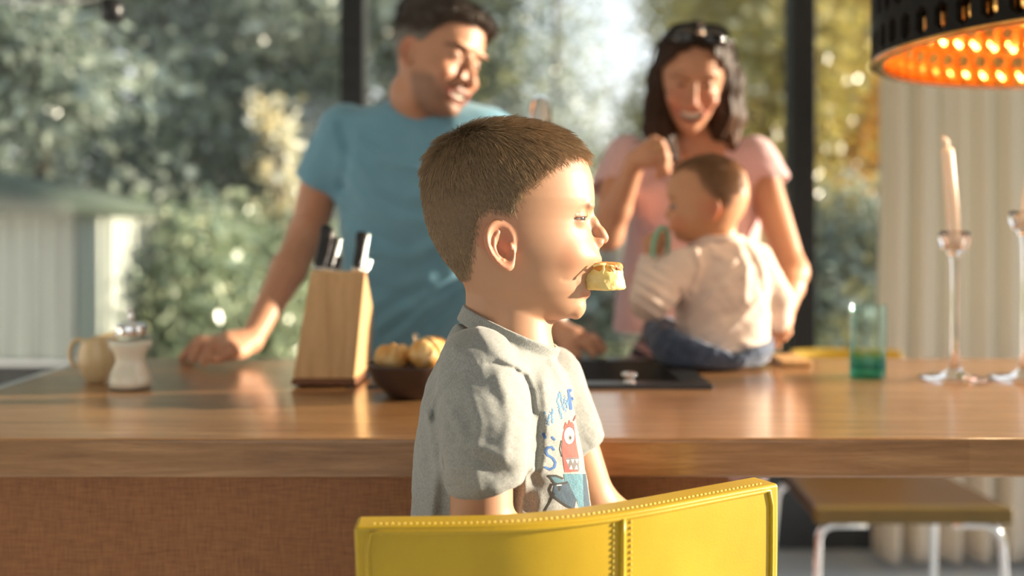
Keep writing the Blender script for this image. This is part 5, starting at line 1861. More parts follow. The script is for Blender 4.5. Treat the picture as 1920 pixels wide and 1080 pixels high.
M_MSKIN = skin_mat('tanned_skin', .48, .12)
SKM = srgb(196, 146, 116)
mb = blob('body', man_body, (-.70, 1.76, .845), (.27, 2.42, 1.66), .0031, M_MSKIN, man, adult_col(mf, m_head, SKM, srgb(168, 88, 78), srgb(46, 32, 26), .3, .55), store, far=2.5)
eyes('man', mf, m_head, man, np.array(srgb(70, 54, 40)), (-10, -14))
adult_teeth(mf, m_head, man)
# hair
def man_hairmask(L):
    x, y, z = L[:, 0], np.abs(L[:, 1]), L[:, 2]
    line = np.interp(x, [-110, -80, -40, -14, 4, 18, 30, 44, 60, 78, 95], [-62, -56, -34, 4, 8, 6, 14, 40, 58, 66, 72])
    return z - line
def man_hair(P):
    L = mf.loc(P)
    m = man_hairmask(L)
    q = L
    top = sm01((L[:, 2] - 40) / 50)
    frnt = np.exp(-((L[:, 0] - 78) / 30) ** 2) * top
    th = 3.5 + 13 * top + 9 * frnt
    d = loft(q, m_head['T']) - th * sm01((m + 2) / 16)
    lock = np.sin(L[:, 1] * .32 + 1.5 * np.sin(L[:, 0] * .09)) * np.sin(L[:, 0] * .12 + L[:, 2] * .1)
    d -= 2.4 * lock * top + 1.0 * wob(L, .25)
    return np.maximum(d, np.maximum(-(d + th + 5), -m)) * mf.s
def man_haircol(P):
    L = mf.loc(P)
    c = np.tile(np.array(srgb(50, 36, 28)), (len(P), 1))
    g = sm01((46 - L[:, 2]) / 26) * sm01((np.abs(L[:, 1]) - 40) / 16)
    c = blend(c, srgb(112, 102, 92), .75 * g)
    return c
t = NT('man_hair'); cc = t.attr('col'); nz = t.noise(t.coords(), 260, 3)
t.bsdf(t.mix(cc, t.mix(cc, (.35, .33, .3), .6), t.math('MULTIPLY', nz, .5)), .5, normal=t.bump(nz, .6, .003))
hm = blob('hair', man_hair, mf.O - .16, mf.O + .165, .0026, t.m, man, man_haircol, store)
v_, f_ = store['hair']
def mflow(p, n):
    L = mf.loc(p)
    return mf.dirw((.7, 0, -.2)) + .5 * np.stack([wob(p, 60, 1), wob(p, 60, 2), wob(p, 60, 3)], 1)
M_MHAIR = hair_mat('man_hair_strands', srgb(42, 30, 24), srgb(96, 76, 60))
strands('hair_strands', v_, f_, lambda c: (man_hairmask(mf.loc(c)) > 3) * sm01((mf.loc(c)[:, 2] - 10) / 40) + .0, 7000, lambda p: .014 + 0 * p[:, 0], mflow, .0005, M_MHAIR, hm, npt=4, lift=(.5, .1), seed=5)

blob('t_shirt', man_tee, (-.50, 1.86, .80), (.12, 2.38, 1.40), .0036, M_BLUE, man, None, store, far=2.5)
# jeans, shoes (behind the island)
M_JEANS = fabric('navy_denim', srgb(52, 62, 84), srgb(40, 48, 68), melange=200)
M_SHOE = simple('dark_shoe', (.02, .02, .022), .5)
def trousers(P, hx, hy, hz, foot, w=.105):
    d = ell(P, (hx, hy, hz), (w * 1.55, w * 1.12, .13))
    for s_ in (-1, 1):
        kn = np.array([hx + s_ * .11, hy + .03, .47]); an = np.array([hx + s_ * .13, hy + foot, .07])
        d = smin(d, seg(P, (hx + s_ * .08, hy, hz - .05), kn, w * .86, w * .62), .04)
        d = smin(d, seg(P, kn, an, w * .62, w * .52), .02)
    return smax(d, .045 - P[:, 2], .004)
def shoe(P, x, y):
    return smax(smin(ell(P, (x, y - .07, .035), (.044, .10, .045)), ell(P, (x, y + .02, .055), (.04, .06, .06)), .03), -P[:, 2] + .002, .003)
mhx, mhy = -.16, 2.27
blob('jeans', lambda P: trousers(P, mhx, mhy, .80, .06), (mhx - .32, mhy - .20, .03), (mhx + .32, mhy + .24, .97), .008, M_JEANS, man)
for s_ in (-1, 1):
    x, y = mhx + s_ * .13, mhy + .05
    blob('shoe', lambda P, x=x, y=y: shoe(P, x, y), (x - .06, y - .2, -.01), (x + .06, y + .11, .14), .006, M_SHOE, man)
# watch on the right-hand wrist in the picture
wd = (Wr_r - El_r) / np.linalg.norm(Wr_r - El_r)
wt = Wr_r - wd * .016
M1 = Matrix.Translation(Vector(wt)) @ Vector(wd).to_track_quat('Z', 'Y').to_matrix().to_4x4()
wch = thing('wristwatch', wt, 'pale wristwatch on the man\'s wrist beside the sink', 'watch')
bm = B(); lathe(bm, [(.0250, -.009), (.0272, -.0085), (.0272, .0085), (.0250, .009), (.0250, -.009)], (0, 0, 0), 40, M1)
obj('strap', bm, simple('white_strap', srgb(226, 224, 222), .45), wch)
bm = B(); M2 = M1 @ Matrix.Rotation(-PI * .5, 4, 'Z') @ Matrix.Translation((.0290, 0, 0)) @ Matrix.Rotation(PI / 2, 4, 'Y')
lathe(bm, [(0, -.004), (.016, -.004), (.0175, 0), (.016, .004), (0, .004)], (0, 0, 0), 32, M2)
obj('case', bm, M_STEEL, wch)


# ================================================================== the woman
woman = thing('person', (.42, 2.24, 0), 'smiling dark haired woman in a pink T-shirt standing behind the baby', 'person')
wf = Frame(W(1297, 146, 2.19), (-.10, -.95, -.36), (.05, -.30, 1.0), .00092)
w_head = adult(.90, (4, 5), (56, 19, .010, -72), .96)
WSh_l, WEl_l, WWr_l = W(1163, 300, 2.20), W(1138, 440, 2.10), W(1192, 300, 2.03)
WSh_r, WEl_r, WWr_r = W(1425, 318, 2.21), W(1485, 510, 2.13), W(1468, 592, 1.985)
def w_hand_l(P):
    pa = W(1208, 290, 2.015)
    d = smin(seg(P, WWr_l, W(1216, 284, 2.005), .020, .020), seg(P, W(1196, 300, 2.02), W(1222, 300, 2.0), .018, .017), .012)
    kn = [W(1221, 270, 2.0), W(1226, 281, 1.992), W(1228, 293, 1.99), W(1226, 304, 1.995)]
    for i, k in enumerate(kn):
        a = k + np.array([.018, -.004, .003 - .003 * i]); b = a + np.array([.010, .016, -.012]); c = b + np.array([-.016, .012, -.010])
        d = smin(d, finger(P, [pa, k, a, b, c], .0098, .0072), .004)
    d = smin(d, finger(P, [W(1205, 278, 2.01), W(1226, 262, 2.01), W(1240, 268, 2.015)], .0105, .0078), .006)
    return d
def w_hand_r(P):
    d = smin(seg(P, WWr_r, W(1462, 612, 1.955), .020, .021), seg(P, W(1466, 600, 1.97), W(1456, 622, 1.95), .018, .015), .012)
    for i, (x0, y0, x1, y1, x2, y2) in enumerate(((1456, 604, 1446, 606, 1441, 601), (1457, 614, 1446, 617, 1440, 612), (1457, 624, 1446, 628, 1441, 624), (1459, 632, 1450, 638, 1445, 636))):
        d = smin(d, finger(P, [W(x0, y0, 1.945), W(x1, y1, 1.93), W(x2, y2, 1.935)], .0098, .0075), .004)
    d = smin(d, finger(P, [W(1470, 606, 1.95), W(1476, 622, 1.935), W(1468, 634, 1.93)], .0105, .008), .006)
    return d
def woman_body(P):
    L = wf.loc(P)
    d = bounded(L, (0, 0, 0), 190, lambda q: head_sd(q, w_head), 40) * wf.s
    d = smin(d, seg(P, wf.wld((-22, 0, -80)), W(1302, 282, 2.26), .046, .052), .02)
    d = smin(d, ell(P, W(1296, 330, 2.26), (.135, .07, .10)), .05)
    for sx in (1, -1):
        d = smin(d, seg(P, W(1300, 285, 2.24), W(1300 + sx * 100, 285, 2.23), .028, .032), .03)
        d -= .0045 * gauss_line(P, fold2([(1300 + sx * 12, 290), (1300 + sx * 85, 272)], 2.19), .007) * (P[:, 1] < 2.25)
    d = smin(d, seg(P, W(1290, 420, 2.27), (.40, 2.29, .80), .085, .10), .05)
    d = smin(d, arm_sd(P, WSh_l, WEl_l, WWr_l, (.037, .031, .030, .0195)), .03)
    d = smin(d, arm_sd(P, WSh_r, WEl_r, WWr_r, (.037, .032, .031, .0195)), .03)
    fill = woman_fill(P) + .005
    ok = np.minimum(fill, np.maximum(-poly_sd(P[:, [0, 2]], vtri) - .004, P[:, 1] - 2.31))
    ok = np.minimum(ok, Wz(258, 2.2) - P[:, 2])
    ok = np.minimum(ok, seg(P, W(1150, 356, 2.18), WEl_l, .046, .10)); ok = np.minimum(ok, seg(P, WEl_l, WWr_l, .08))
    ok = np.minimum(ok, seg(P, W(1438, 342, 2.215), WEl_r, .046, .10)); ok = np.minimum(ok, seg(P, WEl_r, WWr_r, .08))
    d = smax(d, ok, .002)
    d = smin(d, bounded(P, W(1215, 290, 2.0), .13, w_hand_l, .03), .008)
    d = smin(d, bounded(P, W(1460, 615, 1.95), .13, w_hand_r, .03), .008)
    return d
# T-shirt
M_PINK = fabric('pink_jersey', srgb(232, 198, 198), srgb(218, 178, 180), bump=.15, weave=500)
WSY = 2.27
ws_rows = [(255, 1360, 1245, 40), (268, 1398, 1200, 58), (285, 1428, 1168, 72), (320, 1436, 1160, 92), (370, 1428, 1170, 105), (430, 1420, 1176, 110), (490, 1414, 1168, 104), (540, 1410, 1160, 100), (600, 1412, 1150, 104), (650, 1418, 1146, 112), (690, 1424, 1142, 118), (720, 1424, 1142, 118)]
wT = dict(z=(Wz(720, WSY), Wz(255, WSY)), front=tab([(Wz(r[0], WSY), Wx(r[1], WSY)) for r in ws_rows], .01), back=tab([(Wz(r[0], WSY), Wx(r[2], WSY)) for r in ws_rows], .01),
          half=tab([(Wz(r[0], WSY), r[3] / 1000) for r in ws_rows], .01), xc=tab([(Wz(r[0], WSY), Wx((r[1] + r[2]) / 2, WSY)) for r in ws_rows], .01), n=2.4)
wfolds = [(fold2([(1190, 330), (1215, 400), (1235, 470)], 2.17), .014, .004), (fold2([(1240, 350), (1236, 420), (1250, 480)], 2.17), .012, .004), (fold2([(1175, 440), (1200, 520), (1215, 590)], 2.17), .014, -.004),
          (fold2([(1165, 520), (1190, 560), (1230, 590)], 2.17), .013, .004), (fold2([(1385, 300), (1395, 350), (1385, 410)], 2.17), .012, .004), (fold2([(1410, 290), (1440, 320), (1455, 345)], 2.17), .010, .003)]
def woman_fill(P):
    L = np.stack([P[:, 0], P[:, 1] - WSY, P[:, 2]], 1)
    d = loft(L, wT)
    for x in (1236, 1352):
        d = smin(d, ell(P, W(x, 385, 2.19), (.058, .055, .062)), .03)
    sl = smax(seg(P, W(1176, 296, 2.235), W(1146, 365, 2.175), .052, .050), (P - _a(W(1148, 362, 2.175))) @ _a((-.25, -.50, -.83)), .004)
    s2 = smax(seg(P, W(1412, 300, 2.24), W(1441, 345, 2.215), .054, .050), (P - _a(W(1441, 351, 2.21))) @ _a((.40, -.25, -.88)), .004)
    d = smin(smin(d, sl, .035), s2, .035)
    for pts, sg, am in wfolds: d -= am * gauss_line(P, pts, sg) * (P[:, 1] < WSY)
    d -= .0018 * wob(P, 30, 1.5) + .0008 * wob(P, 80, 2)
    return d
vtri = fold2([(1244, 235), (1376, 235), (1354, 300), (1292, 352), (1260, 300)], 2.19)
def woman_tee(P):
    d = woman_fill(P)
    # V neck
    v = -poly_sd(P[:, [0, 2]], vtri)
    d = smax(d, -np.maximum(v, P[:, 1] - 2.30), .006)
    d -= .0022 * np.exp(-((v - .006) / .004) ** 2) * (P[:, 1] < 2.28)
    d = smax(d, -seg(P, W(1150, 352, 2.18), W(1140, 392, 2.14), .040, .0445), .003)
    d = smax(d, -seg(P, W(1437, 338, 2.215), W(1452, 380, 2.19), .041, .0455), .003)
    d = smax(d, Wz(626, 2.2) - P[:, 2] - .0, .006)
    return d
SKW = srgb(196, 144, 112)
blob('body', woman_body, (.13, 1.88, .80), (.70, 2.42, 1.60), .0030, M_MSKIN, woman, adult_col(wf, w_head, SKW, srgb(176, 92, 84), srgb(52, 36, 28), .5), store, far=2.5)
eyes('woman', wf, w_head, woman, np.array(srgb(60, 44, 34)), (0, -20))
adult_teeth(wf, w_head, woman)
# long hair
M_DHAIR = None
t = NT('dark_brown_hair')
mp = t.coords((420, 420, 16))
nz = t.noise(mp, 1.0, 4, .6)
cc = t.attr('col')
t.bsdf(t.mix(cc, t.mix(cc, (.10, .055, .03), .5), nz), .5, normal=t.bump(nz, .35, .002), Specular_IOR_Level=.12)
def woman_hair(P):
    L = wf.loc(P)
    x, y, z = L[:, 0], L[:, 1], L[:, 2]
    line = 88 - .0105 * y * y + 0 * x          # forehead hairline, lower at the temples
    front = np.where(z > -10, line, -200)
    cap = loft(L, w_head['T']) - 11 - 5 * sm01((z - 60) / 50)
    facecut = np.maximum(28 - x + np.clip(-z, 0, 60) * .15, z - line)       # keep hair off the face
    cap = smax(cap, -facecut * -1 if False else -np.minimum(0, 0) + np.minimum(x - 30, line - z) * 1.0, 6)
    cap = smax(cap, -z - 60, 10)
    d = cap * wf.s
    # curtain of hair down both sides and the back
    lobes = [([W(1248, 128, 2.20), W(1238, 190, 2.20), W(1236, 240, 2.185), W(1254, 296, 2.150)], [.020, .030, .033, .022]),
             ([W(1262, 90, 2.22), W(1244, 150, 2.23), W(1240, 220, 2.23), W(1246, 268, 2.21)], [.028, .034, .036, .024]),
             ([W(1360, 110, 2.20), W(1364, 160, 2.20), W(1352, 215, 2.20), W(1346, 250, 2.20)], [.020, .026, .030, .018]),
             ([W(1350, 85, 2.23), W(1372, 150, 2.235), W(1374, 220, 2.235), W(1370, 275, 2.21)], [.026, .024, .026, .016]),
             ([W(1306, 110, 2.32), W(1306, 200, 2.335), W(1306, 290, 2.33)], [.07, .075, .06])]
    for pts, rs in lobes:
        d = smin(d, chain(P, pts, rs, .02), .018)
    ang = np.arctan2(P[:, 0] - wf.O[0], -(P[:, 1] - wf.O[1] - .05))
    d -= .0014 * np.sin(ang * 30 + 1.2 * np.sin(P[:, 2] * 14)) + .0010 * np.sin(ang * 67 + 1.0 * np.sin(P[:, 2] * 18 + 1))
    return d
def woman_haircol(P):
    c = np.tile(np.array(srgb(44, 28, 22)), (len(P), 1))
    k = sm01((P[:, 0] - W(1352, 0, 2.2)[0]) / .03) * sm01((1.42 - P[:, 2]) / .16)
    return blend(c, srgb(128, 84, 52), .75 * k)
blob('hair', woman_hair, (.16, 2.00, 1.22), (.62, 2.48, 1.62), .003, t.m, woman, woman_haircol, store)
blob('t_shirt', woman_tee, (.13, 2.05, .83), (.68, 2.46, 1.36), .0034, M_PINK, woman, None, store, far=2.5)
M_STRIPE = NT('striped_trousers')
t = M_STRIPE
sp = t.n('ShaderNodeSeparateXYZ'); t.l(t.coords(), sp.inputs[0])
ph = t.math('ADD', sp.outputs['Z'], t.math('MULTIPLY', sp.outputs['X'], .38))
wv = t.math('FRACT', t.math('MULTIPLY', ph, 1 / .036))
st = t.math('GREATER_THAN', wv, .5)
t.bsdf(t.mix(srgb(54, 46, 52), srgb(196, 160, 158), st), .9)
blob('trousers', lambda P: trousers(P, .42, 2.28, .80, .05, .098), (.42 - .30, 2.08, .03), (.42 + .30, 2.50, .97), .008, M_STRIPE.m, woman)
for s_ in (-1, 1):
    x, y = .42 + s_ * .13, 2.32
    blob('shoe', lambda P, x=x, y=y: shoe(P, x, y), (x - .06, y - .2, -.01), (x + .06, y + .11, .14), .006, M_SHOE, woman)
# ring
bm = B(); bmesh.ops.create_circle(bm, segments=8, radius=.001)
bm.clear()
rc = W(1233, 281, 1.990)
lathe(bm, [(.0098, -.0016), (.0112, -.0012), (.0112, .0012), (.0098, .0016), (.0098, -.0016)], (0, 0, 0), 28, Matrix.Translation(Vector(rc)) @ Matrix.Rotation(PI / 2, 4, 'Y'))
obj('ring', bm, simple('gold', (.85, .58, .25), .2, 1), woman)
# sunglasses pushed up on her head
sgm = simple('dark_lens', (.006, .005, .006), .06, 0, Coat_Weight=1.0)
sgf = simple('black_acetate', (.01, .008, .008), .22)
sg_ = thing('sunglasses', wf.wld((60, 0, 100)), 'dark sunglasses pushed up on the woman\'s hair', 'sunglasses')
def head_pt(x, y, z): return Vector(wf.wld((x, y, z)))
for s_ in (1, -1):
    # oval lens lying on the front of the crown
    c = np.array([60, 35 * s_, 112]); nrm = np.array([.72, .26 * s_, .64]); nrm /= np.linalg.norm(nrm)
    ua = np.array([0, 1, 0]) - nrm * nrm[1]; ua /= np.linalg.norm(ua); va = np.cross(nrm, ua)
    bm = B(); rim_o = []
    n = 36
    def sup(a, rx, ry): 
        ca, sa = math.cos(a), math.sin(a)
        return rx * math.copysign(abs(ca) ** .8, ca), ry * math.copysign(abs(sa) ** .8, sa)
    fr_, bk = [], []
    for i in range(n):
        u, v = sup(2 * PI * i / n, 32, 25)
        dome = lambda k: 5 * (1 - k)
        fr_.append(bm.verts.new(wf.wld(c + ua * u + va * v + nrm * 7))); bk.append(bm.verts.new(wf.wld(c + ua * u + va * v + nrm * 5)))
        rim_o.append(head_pt(*(c + ua * u * 1.03 + va * v * 1.03 + nrm * 6)))
    fc_, bc_ = bm.verts.new(wf.wld(c + nrm * 11)), bm.verts.new(wf.wld(c + nrm * 9))
    for i in range(n):
        bm.faces.new((fr_[i], fr_[(i + 1) % n], fc_)); bm.faces.new((bk[(i + 1) % n], bk[i], bc_)); bm.faces.new((fr_[(i + 1) % n], fr_[i], bk[i], bk[(i + 1) % n]))
    obj('lens', bm, sgm, sg_)
    bm = B(); tube(bm, rim_o + rim_o[:2], .0026, 10, cap=False)
    obj('rim', bm, sgf, sg_)
    bm = B(); e = c + ua * 32 * s_
    tube(bm, [head_pt(*(e + nrm * 6)), head_pt(46, 82 * s_, 96), head_pt(0, 99 * s_, 60), head_pt(-40, 100 * s_, 24)], [.003, .0032, .0028, .0022], 10)
    obj('temple', bm, sgf, sg_)
bm = B(); tube(bm, [head_pt(76, 9, 119), head_pt(79, 0, 121), head_pt(76, -9, 119)], .0026, 10)
obj('bridge', bm, simple('pale_metal_bridge', (.8, .6, .45), .25, 1), sg_)


# ================================================================== the baby (seen from behind, looking left)
BYY = 1.885
bU = S(1.88)
baby = thing('person', (W(1335, 690, BYY)[0], BYY, TOP), 'baby in a cream long sleeved top and jeans sitting on the worktop', 'person')
yw = math.radians(14)
baf = Frame(W(1330, 370, 1.885), (-math.cos(yw), math.sin(yw), -.03), (.02, 0, 1), bU)   # one photo pixel per unit
def bz(py): return 370.0 - py
# x forward is to the left in the picture
def bx(px): return 1330.0 - px
BB = [(289, 1331, 1334, 5, 1338), (292, 1308, 1352, 24, 1338), (298, 1290, 1368, 38, 1338), (308, 1274, 1384, 50, 1338), (324, 1261, 1397, 60, 1337), (345, 1252, 1403, 66, 1336), (362, 1251, 1404, 67, 1335), (374, 1254, 1403, 66, 1334), (384, 1257, 1400, 64, 1332), (396, 1257, 1395, 63, 1330),
      (408, 1256, 1388, 61, 1326), (416, 1255, 1382, 58, 1322), (424, 1257, 1374, 54, 1316), (434, 1262, 1362, 47, 1308), (444, 1264, 1344, 36, 1302), (450, 1270, 1326, 22, 1298), (454, 1282, 1308, 6, 1296)]
baby_head = dict(
    T=dict(z=(bz(454), bz(289)), front=tab([(bz(r[0]), bx(r[1])) for r in BB], .01), back=tab([(bz(r[0]), bx(r[2])) for r in BB], .01), half=tab([(bz(r[0]), r[3]) for r in BB], .01), xc=tab([(bz(r[0]), bx(r[4])) for r in BB], .01), n=2.1, nf=2.1),
    add=[((bx(1276), 34, bz(418)), (20, 18, 17), 12)], cut=[((bx(1256), 25, bz(386)), (9, 13, 8), 8)],
    nose=dict(line=[(bx(1259), 0, bz(384)), (bx(1254), 0, bz(396)), (bx(1252), 0, bz(402))], r=[4, 5, 6], k=4, ala=(bx(1256), 6, bz(405)), ala_r=(6, 5, 5), nostril=(bx(1251), 4, bz(408)), nostril_r=(3, 2, 2), blend=5),
    eye=dict(c=(bx(1271), 27, bz(387)), r=12, lo=10, hi=16, lid=1.3, yaw=20, k=3, crease=.5, w=66, gz=.4),
    ear=dict(c=(bx(1340), 62, bz(396)), H=44, tilt=12, flare=30, k=3))
def baby_mouth(L, d):
    for z in (419, 427):
        d = smin(d, chain(L, [(bx(1262), -12, bz(z)), (bx(1257), 0, bz(z)), (bx(1262), 12, bz(z))], [2.5, 3.4, 2.5], 2), 4)
    return smax(d, -ell(L, (bx(1258), 0, bz(423)), (8, 12, 2.2)), 1.5)
baby_head['extra'] = [baby_mouth]
BSl, BEl, BWl = W(1287, 492, 1.865), W(1213, 566, 1.835), W(1224, 482, 1.900)
BSr, BEr, BWr = W(1424, 486, 1.885), W(1462, 560, 1.90), W(1462, 612, 1.935)
def baby_hand(P):
    c = W(1228, 455, 1.905)
    d = smin(seg(P, BWl, c, .016, .017), ell(P, c, (.020, .016, .018)), .01)
    for i in range(4):
        k = c + np.array([.006 + .001 * i, -.012 + .0075 * i, .014 - .001 * i])
        d = smin(d, finger(P, [c, k, k + np.array([.012, -.002, .004]), k + np.array([.016, .001, -.008])], .0062, .0048), .003)
    d = smin(d, finger(P, [c, c + np.array([.013, -.010, .0]), c + np.array([.020, -.010, .010])], .0068, .005), .004)
    return d
def baby_hand_r(P):
    d = seg(P, BWr, BWr + np.array([-.005, .015, -.02]), .015, .015)
    for i in range(4):
        k = BWr + np.array([-.014 + .007 * i, .020, -.028])
        d = smin(d, finger(P, [BWr, k, k + np.array([-.002, .012, -.008]), k + np.array([-.002, .008, -.016])], .006, .0046), .003)
    return d
BF = W(1222, 632, 1.99)       # bare foot beside her
def baby_body(P):
    L = baf.loc(P)
    d = bounded(L, (0, 0, 0), 150, lambda q: head_sd(q, baby_head), 30) * bU
    d = smin(d, seg(P, W(1340, 420, 1.89), W(1352, 478, 1.885), .036, .038), .016)
    d = smin(d, ell(P, W(1350, 560, 1.885), (.062, .045, .095)), .03)
    for a, b, c in ((BSl, BEl, BWl), (BSr, BEr, BWr)):
        d = smin(d, smin(seg(P, a, b, .024, .021), seg(P, b, c, .021, .015), .01), .02)
    d = smin(d, bounded(P, W(1228, 455, 1.9), .08, baby_hand, .02), .006)
    d = smin(d, bounded(P, BWr, .09, baby_hand_r, .02), .006)
    # legs inside the jeans and one bare foot
    hip = W(1300, 668, 1.90); hip[2] = TOP + .055
    kn = W(1235, 650, 2.0)
    d = smin(d, seg(P, hip, BF + np.array([.02, -.02, .0]), .030, .02), .02)
    d = smin(d, smin(ell(P, BF, (.020, .030, .024)), ell(P, BF + np.array([-.002, .0, .02]), (.018, .015, .02)), .01), .012)
    return d
SKB = srgb(196, 146, 110)
def baby_col(P):
    L = baf.loc(P)
    x, y, z = L[:, 0], np.abs(L[:, 1]), L[:, 2]
    c = np.tile(np.array(SKB), (len(P), 1))
    c = blend(c, srgb(206, 122, 92), .6 * np.exp(-((x - bx(1272)) / 16) ** 2 - ((z - bz(416)) / 14) ** 2))
    c = blend(c, srgb(206, 116, 84), .6 * np.exp(-((x - bx(1338)) / 22) ** 2 - ((z - bz(396)) / 24) ** 2) * (y > 56))
    h = baby_hairm(L)
    c = blend(c, srgb(124, 90, 62), .72 * sm01(h / 16 + .3))
    for sg in (1, -1):
        e = baby_head['eye']
        ball, op, f, s, q, rr, elv, top = eye_parts(L, e['c'], sg, e['r'], e['lo'], e['hi'], e['lid'], e['yaw'], e['w'])
        c = blend(c, srgb(60, 40, 32), .85 * np.exp(-(op / 2.2) ** 2) * (rr < 19))
    c = blend(c, srgb(120, 84, 60), .5 * np.exp(-((z - bz(371) - 2 * np.cos((y - 26) / 14)) / 2.5) ** 2) * (y > 12) * (y < 44) * (x > bx(1300)))
    return c
def baby_hairm(L):
    x, z = L[:, 0], L[:, 2]
    poly = [(1262, 330), (1284, 318), (1306, 322), (1318, 345), (1330, 366), (1348, 384), (1362, 392), (1374, 384), (1378, 372), (1390, 366), (1400, 350), (1396, 320), (1372, 292), (1335, 280), (1290, 286), (1264, 306)]
    return poly_sd(np.stack([1330 - x, 370 - z], 1), poly)
bbm = blob('body', baby_body, (.24, 1.77, .865), (.56, 2.04, 1.285), .0022, M_SKIN, baby, baby_col, store, far=2.5)
eyes('baby', baf, baby_head, baby, np.array(srgb(58, 48, 44)), (0, -3))
v_, f_ = store['body']
M_BHAIR = hair_mat('baby_hair', srgb(108, 78, 52), srgb(160, 122, 84))
strands('hair', v_, f_, lambda c: np.where(loft(baf.loc(c), baby_head['T']) < 3, sm01((baby_hairm(baf.loc(c)) + 4) / 22), 0), 7000, lambda p: .009 + 0 * p[:, 0],
        lambda p, n: np.array([.2, .1, -.9]) + .4 * np.stack([wob(p, 60, 1), wob(p, 60, 2), wob(p, 60, 3)], 1), .00022, M_BHAIR, baby, npt=4, lift=(.25, .05), seed=8)
M_CREAMTOP = fabric('cream_jersey', srgb(228, 210, 198), srgb(214, 194, 182), bump=.15, weave=600)
bt_rows = [(440, 1375, 1318, 20), (448, 1398, 1306, 34), (458, 1414, 1290, 44), (475, 1428, 1278, 54), (510, 1434, 1272, 62), (550, 1438, 1268, 66), (600, 1441, 1266, 70), (650, 1440, 1262, 74), (690, 1440, 1262, 76), (700, 1440, 1262, 76)]
bT = dict(z=(Wz(672, BYY), Wz(440, BYY)), front=tab([(Wz(r[0], BYY), Wx(r[1], BYY)) for r in bt_rows], .01), back=tab([(Wz(r[0], BYY), Wx(r[2], BYY)) for r in bt_rows], .01), half=tab([(Wz(r[0], BYY), r[3] / 1000) for r in bt_rows], .01),
          xc=tab([(Wz(r[0], BYY), Wx((r[1] + r[2]) / 2, BYY)) for r in bt_rows], .01), n=2.25)
bfolds = [(fold2([(1290, 600), (1340, 545), (1400, 505)], 1.83), .008, .0045), (fold2([(1285, 570), (1330, 525), (1385, 480)], 1.83), .009, .0045), (fold2([(1305, 470), (1312, 500), (1298, 545)], 1.83), .006, .004), (fold2([(1300, 620), (1350, 590), (1420, 580)], 1.83), .010, -.003),
          (fold2([(1320, 650), (1370, 610), (1425, 560)], 1.83), .008, .0035), (fold2([(1385, 455), (1400, 500), (1395, 560)], 1.83), .008, .004), (fold2([(1410, 460), (1432, 500), (1442, 560)], 1.83), .007, .004), (fold2([(1270, 545), (1285, 580), (1282, 620)], 1.83), .006, -.004),
          (fold2([(1350, 660), (1385, 640), (1420, 650)], 1.83), .007, .003), (fold2([(1330, 450), (1345, 480), (1375, 490)], 1.83), .008, .003)]
def baby_top(P):
    L = np.stack([P[:, 0], P[:, 1] - BYY, P[:, 2]], 1)
    d = loft(L, bT)
    a1 = smin(seg(P, W(1294, 490, 1.865), W(1222, 562, 1.835), .040, .036), seg(P, W(1216, 562, 1.835), W(1221, 492, 1.892), .036, .025), .012)
    a1 = smax(a1, (P - _a(W(1222, 485, 1.897))) @ _a(np.array([.1, .45, .88])), .003)
    a2 = smin(seg(P, W(1415, 490, 1.885), W(1454, 560, 1.895), .036, .032), seg(P, W(1454, 560, 1.895), W(1459, 600, 1.925), .032, .024), .012)
    d = smin(smin(d, a1, .018), a2, .018)
    for pts, sg, am in bfolds: d -= am * gauss_line(P, pts, sg) * (P[:, 1] < BYY + .01)
    wr = .0022 * np.sin((P[:, 2] * .8 + P[:, 0] * .5) * 330) * np.exp(-(((P[:, 0] - W(1218, 0, 1.84)[0]) / .03) ** 2))
    d -= wr + .0014 * wob(P, 55, .7) + .0006 * wob(P, 150, 2)
    nk = W(1346, 444, 1.885)
    q = P - _a(nk)
    rho = np.hypot(q[:, 0] / .043, q[:, 1] / .041)
    d = smax(d, -np.maximum((rho - 1) * .04, -q[:, 2] - .02), .003)
    d = smin(d, np.hypot((rho - 1.04) * .04, np.maximum(np.abs(q[:, 2] + .003) - .004, 0)) - .0026, .005)
    return d
blob('long_sleeved_top', baby_top, (.195, 1.765, .865), (.555, 2.02, 1.105), .0026, M_CREAMTOP, baby, None, store, far=2.5)
M_BJEANS = fabric('blue_denim', srgb(88, 104, 132), srgb(46, 58, 82), melange=260, bump=.5)
def baby_jeans(P):
    zb = TOP + .0078
    d = ell(P, np.array([W(1337, 0, 1.885)[0], 1.888, TOP + .042]), (.112, .104, .075))
    d = smin(d, ell(P, np.array([W(1290, 0, 1.885)[0], 1.89, TOP + .045]), (.068, .085, .05)), .03)
    d = smin(d, seg(P, np.array([W(1285, 0, 1.9)[0], 1.91, TOP + .045]), np.array([W(1238, 0, 1.98)[0], 1.975, TOP + .05]), .046, .036), .02)
    d = smin(d, seg(P, np.array([W(1385, 0, 1.9)[0], 1.91, TOP + .045]), np.array([W(1400, 0, 1.98)[0], 1.985, TOP + .045]), .046, .038), .02)
    # waistband, dipping at the back
    dxw = P[:, 0] - W(1352, 0, 1.885)[0]
    lim = TOP + .034 + np.where(dxw < 0, -.42 * dxw, .20 * dxw) + .16 * np.clip(P[:, 1] - 1.87, 0, .2)
    d = smax(d, P[:, 2] - lim, .006)
    d -= .0025 * np.exp(-((P[:, 2] - lim + .016) / .013) ** 2)
    d -= .0022 * wob(P, 60, 1.2) + .0012 * wob(P, 140, .4)
    d -= .0016 * gauss_line(P, fold2([(1336, 640), (1338, 700)], 1.8), .0016) * (P[:, 1] < 1.86)
    return smax(d, zb - P[:, 2], .003)
blob('jeans', baby_jeans, (.225, 1.77, .86), (.505, 2.05, 1.0), .0024, M_BJEANS, baby, None, store, far=2.5)
